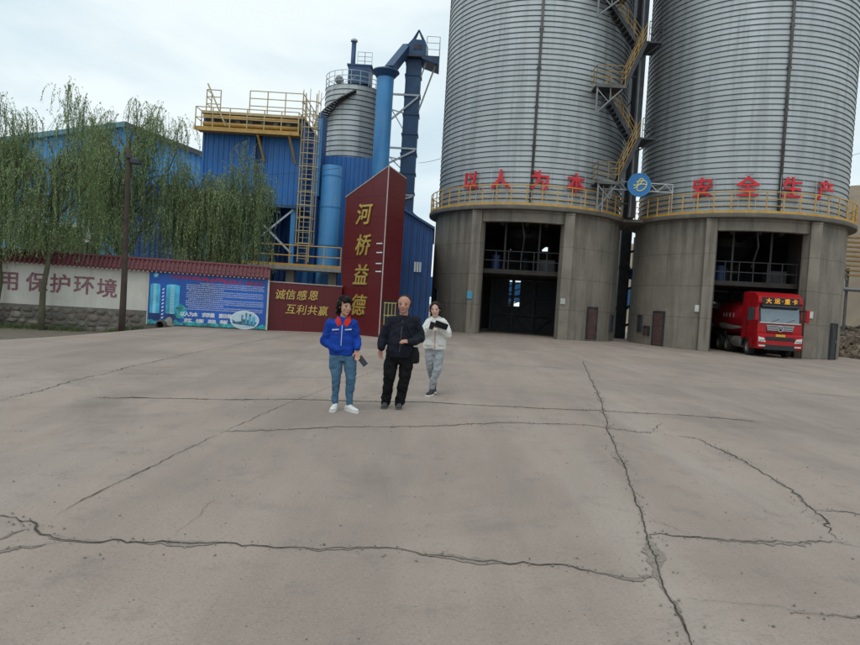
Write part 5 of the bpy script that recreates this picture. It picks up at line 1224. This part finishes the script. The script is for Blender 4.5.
def person(label, rootpx, Y):
    root = at(rootpx[0], rootpx[1], Y); root.z = zg(root.x, root.y)
    t = thing('person', label, 'person', root, local=True)
    return t, (lambda px, py, dy=0: at(px, py, Y+dy)-root)
def shoe(par, ankle, toe, m_up, m_sole, L=.26):
    """sole on the ground, upper lofted from heel to toe"""
    d = V(toe[0]-ankle[0], toe[1]-ankle[1], 0).normalized(); s = V(-d.y, d.x, 0); z0 = toe[2]
    b = MB(); heel = V(ankle[0], ankle[1], z0)-d*.065
    for f, wd, h, lift in ((0, .030, .05, 0), (.12, .040, .075, 0), (.35, .042, .085, 0), (.55, .045, .065, 0), (.75, .047, .050, .002), (.92, .038, .036, .006), (1.0, .018, .022, .01)):
        c = heel+d*L*f+V(0, 0, .022+lift); b.ell(c+V(0, 0, h*.35), (.035, wd, h*.62), 10, Matrix((d, s, UP)).transposed())
    limb(b, [heel+d*.07+V(0, 0, .05), heel+d*.065+V(0, 0, .11)], [.042, .040], 10)
    u = link('shoe', solid(b, .007, 4), m_up, par, True)
    sb = MB(); outl = [(-.035, 0), (-.028, .032), (.03, .040), (.10, .041), (.18, .047), (.235, .036), (.262, 0)]; outl += [(x, -y) for x, y in outl[-2:0:-1]]
    sb.prism([(x*L/.26+.03, y) for x, y in outl], 0, .026, lambda a, c, w_: heel+d*a+s*c+V(0, 0, w_)); sb.build('sole', m_sole, u)
    return u
def strands(me, n, L, seed, droop=.4, zmin=-9):
    """short tapering locks growing out of the hair surface, joined into the same mesh"""
    rd = random.Random(seed); b = MB(); ps = [p for p in me.polygons if p.center.z > zmin]
    for p in rd.sample(list(ps), min(n, len(ps))):
        d = (p.normal*.5+V(rd.gauss(0, .3), rd.gauss(0, .3), -droop+rd.gauss(0, .2))).normalized(); l = L*rd.uniform(.5, 1.2); c = p.center-p.normal*.006
        b.tube([c, c+d*l*.5, c+(d+V(0, 0, -.3)).normalized()*l], [.006, .0045, .001], 4, cap=False)
    bm = bmesh.new(); bm.from_mesh(me); m2 = b.mesh('tmp2'); bm.from_mesh(m2); bm.to_mesh(me); bm.free(); bpy.data.meshes.remove(m2)
    return me
# ---------------------------------------------------------------- woman in the blue work jacket
m_jb = mat('royal_blue_cloth', (.008, .045, .29), rough=.75, spec=.15, var=.18, vscale=6, bump=.1, bscale=200); m_coll = mat('red_collar', (.55, .03, .02), rough=.7, spec=.15)
m_jean = mat('blue_denim', (.065, .135, .215), rough=.85, spec=.15, var=.22, vscale=7, bump=.15, bscale=250); m_hair = mat('black_hair', (.007, .0055, .005), rough=.55, spec=.15, var=.4, vscale=30)
m_wsh = mat('white_shoe', (.66, .66, .64), rough=.5, var=.06); m_phone = mat('phone_black', (.012, .016, .022), rough=.2); m_refl = mat('reflective_tape', (.5, .55, .62), rough=.4)
t, J = person('person in a blue work jacket with red collar, blue jeans, white sneakers, holding phone', (344, 411), 9.32)
sk = skin_mat('a', (.46, .26, .18)); hc = J(345.2, 306.8); hc.y -= .03
b = MB(); P, Rm = head(b, hc, R(38), R(4), 1.0)
limb(b, [hc+V(.0, .02, -.06), J(342.5, 323)], [.050, .058])
b.sections([(J(342, 355).x, 0, .80, .11, .08), (J(342.2, 341).x, 0, 1.0, .11, .08), (J(342.5, 327).x, 0, 1.2, .11, .075), (J(343, 321).x, .0, 1.28, .07, .06)], 16)
shl, shr = J(330, 323.5), J(353.5, 323.5); ell_, elr = J(325.3, 341.5, .06), J(357.2, 339.5, .03); wl_, wr = J(335.5, 348.5, -.11), J(357.3, 350.8, -.08)
limb(b, [shl, ell_, wl_], [.045, .038, .028]); limb(b, [shr, elr, wr], [.045, .036, .027])
hand(b, wr, (.12, -.25, -.9), (-.2, -.8, .3), .45, 1); hand(b, wl_, (.75, .55, -.35), (0, .3, -.5), .3, 1)
hl_, hr = J(336, 357), J(349, 357); kl, kr = J(336.2, 379, -.03), J(350.8, 378, -.03); al, ar = J(335.3, 403.5, .03), J(349.3, 403, .02)
limb(b, [hl_, kl, al], [.055, .036, .026]); limb(b, [hr, kr, ar], [.055, .036, .026])
body = link('body', solid(b, .0058, 3), sk, t, True); face_bits(P, Rm, body, (.33, .10, .085), 1.0)
b = MB(); cx = J(343.5, 340).x; hz0 = J(342, 355).z; sz = J(342, 320).z
b.sections([(J(342, 355).x, 0, hz0, .168, .125), (J(342, 350).x, 0, hz0+.08, .180, .135), (J(342, 343).x, 0, hz0+.19, .172, .130), (J(342.3, 333).x, 0, hz0+.33, .172, .125), (J(342.6, 326).x, 0, sz-.05, .165, .105), (J(342.8, 321).x, 0, sz+.02, .10, .08), (J(343, 319).x, 0, sz+.05, .06, .062)], 28)
limb(b, [shl+V(.02, 0, -.01), ell_, wl_+V(.03, 0.01, -.01)], [.078, .070, .060]); limb(b, [shr+V(-.02, 0, -.01), elr, wr+V(0, 0, .035)], [.078, .066, .048])
jk = link('jacket', solid(b, .010, 3, .030, .085), m_jb, t, True)
nk = J(343.8, 318.2)
cb = MB()
for s in (-1, 1):
    pts = [(0.012*s, -.098, -.095), (.028*s, -.100, -.03), (.072*s, -.055, .012), (.080*s, .01, .035), (.045*s, .065, .05), (0, .075, .052), (0, .085, .0), (.06*s, .07, -.01), (.105*s, .01, -.028), (.108*s, -.06, -.055), (.062*s, -.108, -.125)]
    k = len(cb.v); cb.v += [nk+V(*p) for p in pts]; cb.v += [nk+V(p[0]*1.03, p[1]*1.05-.006, p[2]+.012) for p in pts]
    order = [(0, 1, 9, 10), (1, 2, 8, 9), (2, 3, 7, 8), (3, 4, 6, 7), (4, 5, 6, 6)]
    for f in order:
        f = tuple(dict.fromkeys(f)); cb.f.append(tuple(k+i for i in f)); cb.f.append(tuple(k+11+i for i in f[::-1]))
    for i in range(11): cb.f.append((k+i, k+(i+1) % 11, k+11+(i+1) % 11, k+11+i))
cb.build('collar', m_coll, jk)
MB().tube([nk+V(0, -.118, -.09), J(342.4, 345)+V(0, -.150, 0)], .005, 5).build('zip', m_refl, jk)
for a, c in ((333.5, 340.2), (346.2, 352.6)):
    MB().beam(J(a, 329.4)+V(0, -.128 if a < 340 else -.132, 0), J(c, 329.0)+V(0, -.138 if a < 340 else -.112, 0), .012, .016).build('chest_tape', m_refl, jk)
MB().ell(J(337.5, 333)+V(0, -.136, 0), (.011, .004, .011)).build('badge', m_coll, jk)
b = MB(); b.sections([(J(342, 357).x, .005, J(342, 361).z, .12, .10), (J(342, 357).x, .005, J(342, 356).z, .152, .118), (J(342, 352).x, .005, hz0+.06, .145, .112)], 24)
limb(b, [hl_, J(335.8, 367, -.01), kl, J(335.5, 391, .01), al], [.092, .088, .064, .056, .046]); limb(b, [hr, J(350.4, 367, -.01), kr, J(349.7, 391, .01), ar], [.092, .088, .064, .056, .046])
link('jeans', solid(b, .009, 3, .020, .06), m_jean, t, True)
hb = MB(); 
for x, y, z, r in ((0, .015, .055, .082), (0, .05, .03, .08), (-.052, .02, .03, .056), (.052, .02, .03, .056), (-.060, .035, -.02, .045), (.060, .035, -.02, .045), (0, .075, -.03, .062), (0, -.045, .082, .050), (-.035, -.052, .066, .034), (.035, -.052, .066, .034), (-.03, .03, .10, .05), (.035, .02, .10, .05), (-.045, .07, -.07, .035), (.045, .07, -.07, .035)): hb.ell(P(x*1.03, y, z*1.0), (r*1.04, r*1.04, r*1.04), 12)
link('hair', strands(solid(hb, .006, 4, .008, .022), 320, .032, 4, .6), m_hair, body, True)
shoe(t, al, V(al.x-.02, al.y-.2, 0.0), m_wsh, m_wsh, .25); shoe(t, ar, V(ar.x+.16, ar.y-.17, 0.0), m_wsh, m_wsh, .25)
ph = J(362, 358.5, -.12); hw = wr+V(.03, -.03, -.10)
Mp = Matrix.Rotation(R(-38), 3, 'Y')@Matrix.Rotation(R(35), 3, 'Z')
fo = tag(MB().box(hw+t.location+V(.055, -.01, -.035), (.155, .012, .078), M=Matrix.Rotation(R(48), 3, 'Y')@Matrix.Rotation(R(-12), 3, 'Z')).build('phone', m_phone, bevel=.004), 'dark phone held low by the person in the blue jacket', 'phone')
# ---------------------------------------------------------------- man in dark jacket
m_navy = mat('dark_navy_cloth', (.012, .014, .022), rough=.8, spec=.15, var=.25, vscale=6, bump=.1, bscale=200); m_trk = mat('black_trouser', (.008, .008, .009), rough=.85, spec=.15, var=.3, vscale=6)
m_gsh = mat('grey_shoe', (.045, .045, .05), rough=.7, var=.3); m_gsole = mat('grey_sole', (.09, .09, .09), rough=.7); m_bag = mat('black_bag', (.009, .009, .011), rough=.55, spec=.15, var=.2)
t, J = person('person in a dark navy jacket and black trousers with a black shoulder bag', (391.5, 408), 9.87)
sk = skin_mat('b', (.43, .225, .165)); hc = J(404.3, 304.8); hc.y -= .03
b = MB(); P, Rm = head(b, hc, R(-6), R(2), 1.14, 1.0, 1.17)
limb(b, [hc+V(0, .02, -.06), J(403.5, 322)], [.062, .070])
b.ell(hc+V(0, -.02, -.095), (.05, .05, .03), 12)
for z0, r in ((.80, .13), (1.0, .14), (1.2, .14)): pass
mx0 = J(401, 340).x
b.sections([(J(398, 356).x, 0, .82, .12, .10), (J(400, 345).x, 0, 1.0, .13, .10), (J(402, 330).x, 0, 1.2, .14, .10), (J(403, 321).x, 0, 1.33, .10, .07)], 16)
shl, shr = J(390, 320), J(416, 320.5); ell_, elr = J(383.8, 337.5, .04), J(420.5, 338, .05); wl_, wr = J(380.8, 349.5, -.04), J(409.5, 342, -.24)
limb(b, [shl, ell_, wl_], [.048, .042, .032]); limb(b, [shr, elr, wr], [.048, .042, .032])
hand(b, wl_, (-.02, -.15, -1), (.5, -.6, 0), .55, 1); hand(b, wr, (-.9, -.35, .12), (-.2, .5, -.8), .75, -1)
hl_, hr = J(392, 358), J(407, 358); kl, kr = J(389, 378, -.05), J(404.3, 379, -.02); al, ar = J(385.8, 402, .02), J(399.6, 402.5, .03)
limb(b, [hl_, kl, al], [.075, .055, .04]); limb(b, [hr, kr, ar], [.075, .055, .04])
body = link('body', solid(b, .0058, 3), sk, t, True); face_bits(P, Rm, body, (.30, .10, .085), 1.14)
b = MB(); hz0 = J(399, 357).z; sz = J(402, 317).z
b.sections([(J(399, 357).x, -.01, hz0, .178, .150), (J(399.5, 351).x, -.015, hz0+.09, .190, .165), (J(400.5, 343).x, -.015, hz0+.21, .192, .165), (J(402, 333).x, -.005, hz0+.36, .192, .145), (J(402.8, 326).x, 0, sz-.08, .188, .12), (J(403.2, 321).x, 0, sz-.01, .13, .09), (J(403.6, 318).x, 0, sz+.03, .072, .07)], 28)
limb(b, [shl+V(.025, 0, -.015), ell_, wl_+V(0, 0, .03)], [.090, .078, .054]); limb(b, [shr+V(-.025, 0, -.015), elr, wr+V(.025, .0, 0)], [.090, .080, .056])
jk = link('jacket', solid(b, .010, 3, .028, .09), m_navy, t, True)
nk = J(403.7, 316.8)
MB().tube([nk+V(.075*math.sin(a), -.072*math.cos(a)-.005, .0+.045*(1-math.cos(a))*.5-.025*max(0, math.cos(a))**2) for a in [(-2.75+5.5*k/16) for k in range(17)]], .020, 8).build('collar', m_navy, jk, True)
MB().tube([nk+V(-.01, -.10, -.05), J(401.8, 333)+V(0, -.163, 0), J(400, 351)+V(0, -.188, 0)], .006, 6).build('zip', mat('zip_dark', (.05, .05, .055), rough=.5), jk)
b = MB(); b.sections([(J(399, 360).x, .005, J(399, 364).z, .12, .11), (J(399, 358).x, .005, J(399, 359).z, .168, .142), (J(399, 353).x, .0, hz0+.05, .165, .142)], 24)
limb(b, [hl_, J(390.3, 368, -.02), kl, J(387, 391, .0), al+V(0, 0, -.01)], [.100, .098, .080, .076, .072]); limb(b, [hr, J(405.8, 368, -.01), kr, J(401.6, 391, .02), ar+V(0, 0, -.01)], [.100, .098, .080, .076, .072])
link('trousers', solid(b, .009, 3, .030, .07), m_trk, t, True)
hb = MB()                                                      # very short grey-black hair round the sides
for a in range(13): q = R(-100)+R(200)*a/12; hb.ell(P(.0775*1.12*math.sin(q), .016+.086*math.cos(q), .012+.02*math.cos(q)), (.013, .022, .044+.018*max(0, math.cos(q))), 8, Rm)
hb.ell(P(0, .030, .046), (.0785*1.15, .088, .086), 18, Rm)
link('hair', solid(hb, .005, 3, .003, .02), mat('cropped_hair', (.028, .024, .022), rough=.8, spec=.15, var=.4, vscale=60), body, True)
shoe(t, al, V(al.x-.02, al.y-.2, 0), m_gsh, m_gsole, .27); shoe(t, ar, V(ar.x-.005, ar.y-.2, 0), m_gsh, m_gsole, .27)
bg = thing('shoulder_bag', 'black soft shoulder bag hanging at the hip of the person in navy', 'bag', t.location+J(415, 364), local=False)
bc = t.location+J(413.8, 354.8)+V(.0, -.02, 0)
b = MB(); b.sections([(bc.x, bc.y, bc.z-.13, .06, .04), (bc.x, bc.y, bc.z-.11, .09, .062), (bc.x, bc.y, bc.z+.02, .088, .058), (bc.x-.01, bc.y, bc.z+.12, .065, .045)], 16)
me = solid(b, .009, 4, .01, .05); me.transform(Matrix.Translation(-ORG[bg])); link('bag_body', me, m_bag, bg, True)
L0 = t.location
MB().tube([bc+V(-.02, -.03, .11), L0+J(413, 337)+V(0, -.165, 0), L0+J(407, 325)+V(0, -.125, 0), L0+J(396, 319)+V(0, -.06, .012), L0+J(394, 320)+V(0, .06, .0), L0+J(404, 336)+V(0, .16, 0), bc+V(-.02, .04, .11)], .011, 6).build('strap', m_bag, bg, True)
# ---------------------------------------------------------------- woman in the white jacket
m_wj = mat('white_jacket', (.66, .65, .62), rough=.8, spec=.15, var=.06, vscale=7, bump=.1, bscale=150); m_gp = mat('light_grey_trouser', (.30, .32, .34), rough=.85, spec=.15, var=.12, vscale=7)
m_bsh = mat('black_sneaker', (.02, .02, .022), rough=.6); m_brh = mat('dark_brown_hair', (.022, .012, .010), rough=.45, spec=.15, var=.4, vscale=30); m_pink = mat('pink_trim', (.55, .30, .27), rough=.6)
t, J = person('person in a white jacket and grey trousers looking up from a phone', (432.5, 395), 11.51)
sk = skin_mat('c', (.56, .35, .265)); hc = J(435.4, 309.9); hc.y -= .03
b = MB(); P, Rm = head(b, hc, R(-8), R(-3), .96, .96)
limb(b, [hc+V(0, .02, -.06), J(435.5, 322)], [.047, .054])
b.sections([(J(435, 350).x, 0, .85, .11, .09), (J(435, 340).x, 0, 1.0, .12, .09), (J(435, 330).x, 0, 1.2, .12, .09), (J(435.3, 321).x, 0, 1.32, .09, .07)], 16)
shl, shr = J(428, 322.5), J(443.5, 322.5); ell_, elr = J(425, 335, -.02), J(447, 335, -.02); wl_, wr = J(430, 327.5, -.24), J(440.0, 328, -.23)
limb(b, [shl, ell_, wl_], [.044, .037, .027]); limb(b, [shr, elr, wr], [.044, .037, .027])
hand(b, wl_, (.85, -.35, .3), (.1, .4, .9), .5, -1); hand(b, wr, (-.9, -.35, .25), (-.1, .4, .9), .5, 1)
hl_, hr = J(430.5, 350), J(439, 350); kl, kr = J(430.3, 367, .02), J(437.2, 369.5, -.10); al, ar = J(434.2, 383.5, .30), J(431.6, 387.3, -.06)
limb(b, [hl_, kl, al], [.07, .05, .035]); limb(b, [hr, kr, ar], [.07, .05, .035])
body = link('body', solid(b, .0058, 3), sk, t, True); face_bits(P, Rm, body, (.42, .15, .13), .96, glasses=False)
b = MB(); hz0 = J(435, 349).z; sz = J(435, 320).z
b.sections([(J(434.7, 349).x, 0, hz0, .190, .14), (J(434.8, 344).x, 0, hz0+.09, .205, .155), (J(435, 337).x, 0, hz0+.21, .195, .15), (J(435.2, 329).x, 0, hz0+.34, .178, .132), (J(435.3, 324).x, 0, sz-.06, .165, .11), (J(435.4, 320).x, 0, sz+.01, .11, .088), (J(435.5, 318).x, .01, sz+.045, .075, .075)], 28)
limb(b, [shl+V(.02, 0, -.01), ell_, wl_+V(-.01, .02, -.01)], [.088, .088, .056]); limb(b, [shr+V(-.02, 0, -.01), elr, wr+V(.02, .02, -.01)], [.088, .088, .056])
b.ell(J(435.6, 319.5)+V(0, .085, 0), (.115, .06, .065), 14)                 # hood lying on the shoulders
jk = link('jacket', solid(b, .010, 3, .034, .09), m_wj, t, True)
for s in (-1, 1): MB().ell(J(435.5, 320)+V(s*.062, -.075, -.008), (.028, .022, .05), 10, Matrix.Rotation(s*-.5, 3, 'Y')).build('collar_flap', m_wj, jk, True)
MB().tube([J(435.2, 330)+V(0, -.142, 0), J(434.9, 338)+V(0, -.165, 0), J(434.6, 348)+V(0, -.158, 0)], .009, 6).build('placket', m_pink, jk)
for s in (-1, 1): MB().box(J(435+s*5.6, 342.5)+V(0, -.135, 0), (.105, .03, .085), s*.35).build('pocket', m_wj, jk, bevel=.01)
b = MB(); b.sections([(J(435, 352).x, .005, J(435, 355).z, .11, .095), (J(435, 350).x, .005, J(435, 350.5).z, .145, .115), (J(435, 346).x, 0, hz0+.05, .14, .115)], 24)
limb(b, [hl_, J(430, 358, .0), kl, J(432.3, 376, .15), al], [.088, .082, .066, .060, .052]); limb(b, [hr, J(438.6, 359, -.05), kr, J(434, 379, -.09), ar], [.088, .084, .068, .062, .054])
link('trousers', solid(b, .009, 3, .024, .06), m_gp, t, True)
hb = MB()
for x, y, z, r in ((0, .025, .056, .082), (0, .05, .03, .080), (-.046, .025, .034, .054), (.046, .025, .034, .054), (-.060, .03, -.01, .040), (.060, .03, -.01, .040), (-.05, -.015, .05, .042), (.05, -.015, .05, .042), (0, .07, -.03, .064), (-.022, -.02, .080, .046), (.022, -.02, .080, .046), (0, .095, .0, .05), (-.02, .09, -.06, .03)): hb.ell(P(x, y, z), (r*1.10, r*1.10, r*1.10), 12)
link('hair', strands(solid(hb, .007, 3, .010, .03), 160, .03, 6, .5), m_brh, body, True)
shoe(t, ar, V(ar.x-.08, ar.y-.2, 0.0), m_bsh, m_wsh, .25); shoe(t, al, V(al.x+.01, al.y-.2, .015), m_bsh, m_wsh, .25)
L0 = t.location
tag(MB().box(L0+J(431.8, 325.6, -.34), (.075, .145, .011), M=Matrix.Rotation(R(-62), 3, 'X')@Matrix.Rotation(R(10), 3, 'Z')).build('phone', m_phone, bevel=.003), 'black phone held at chest height in front of the white jacket', 'phone')
tag(MB().box(L0+J(441.3, 325.2, -.30), (.235, .035, .105), M=Matrix.Rotation(R(17), 3, 'Y')@Matrix.Rotation(R(15), 3, 'Z')).build('clutch_bag', m_bag, bevel=.012), 'black flat clutch held across the arm of the white jacket', 'bag')

bpy.data.objects.remove(_to, do_unlink=True)
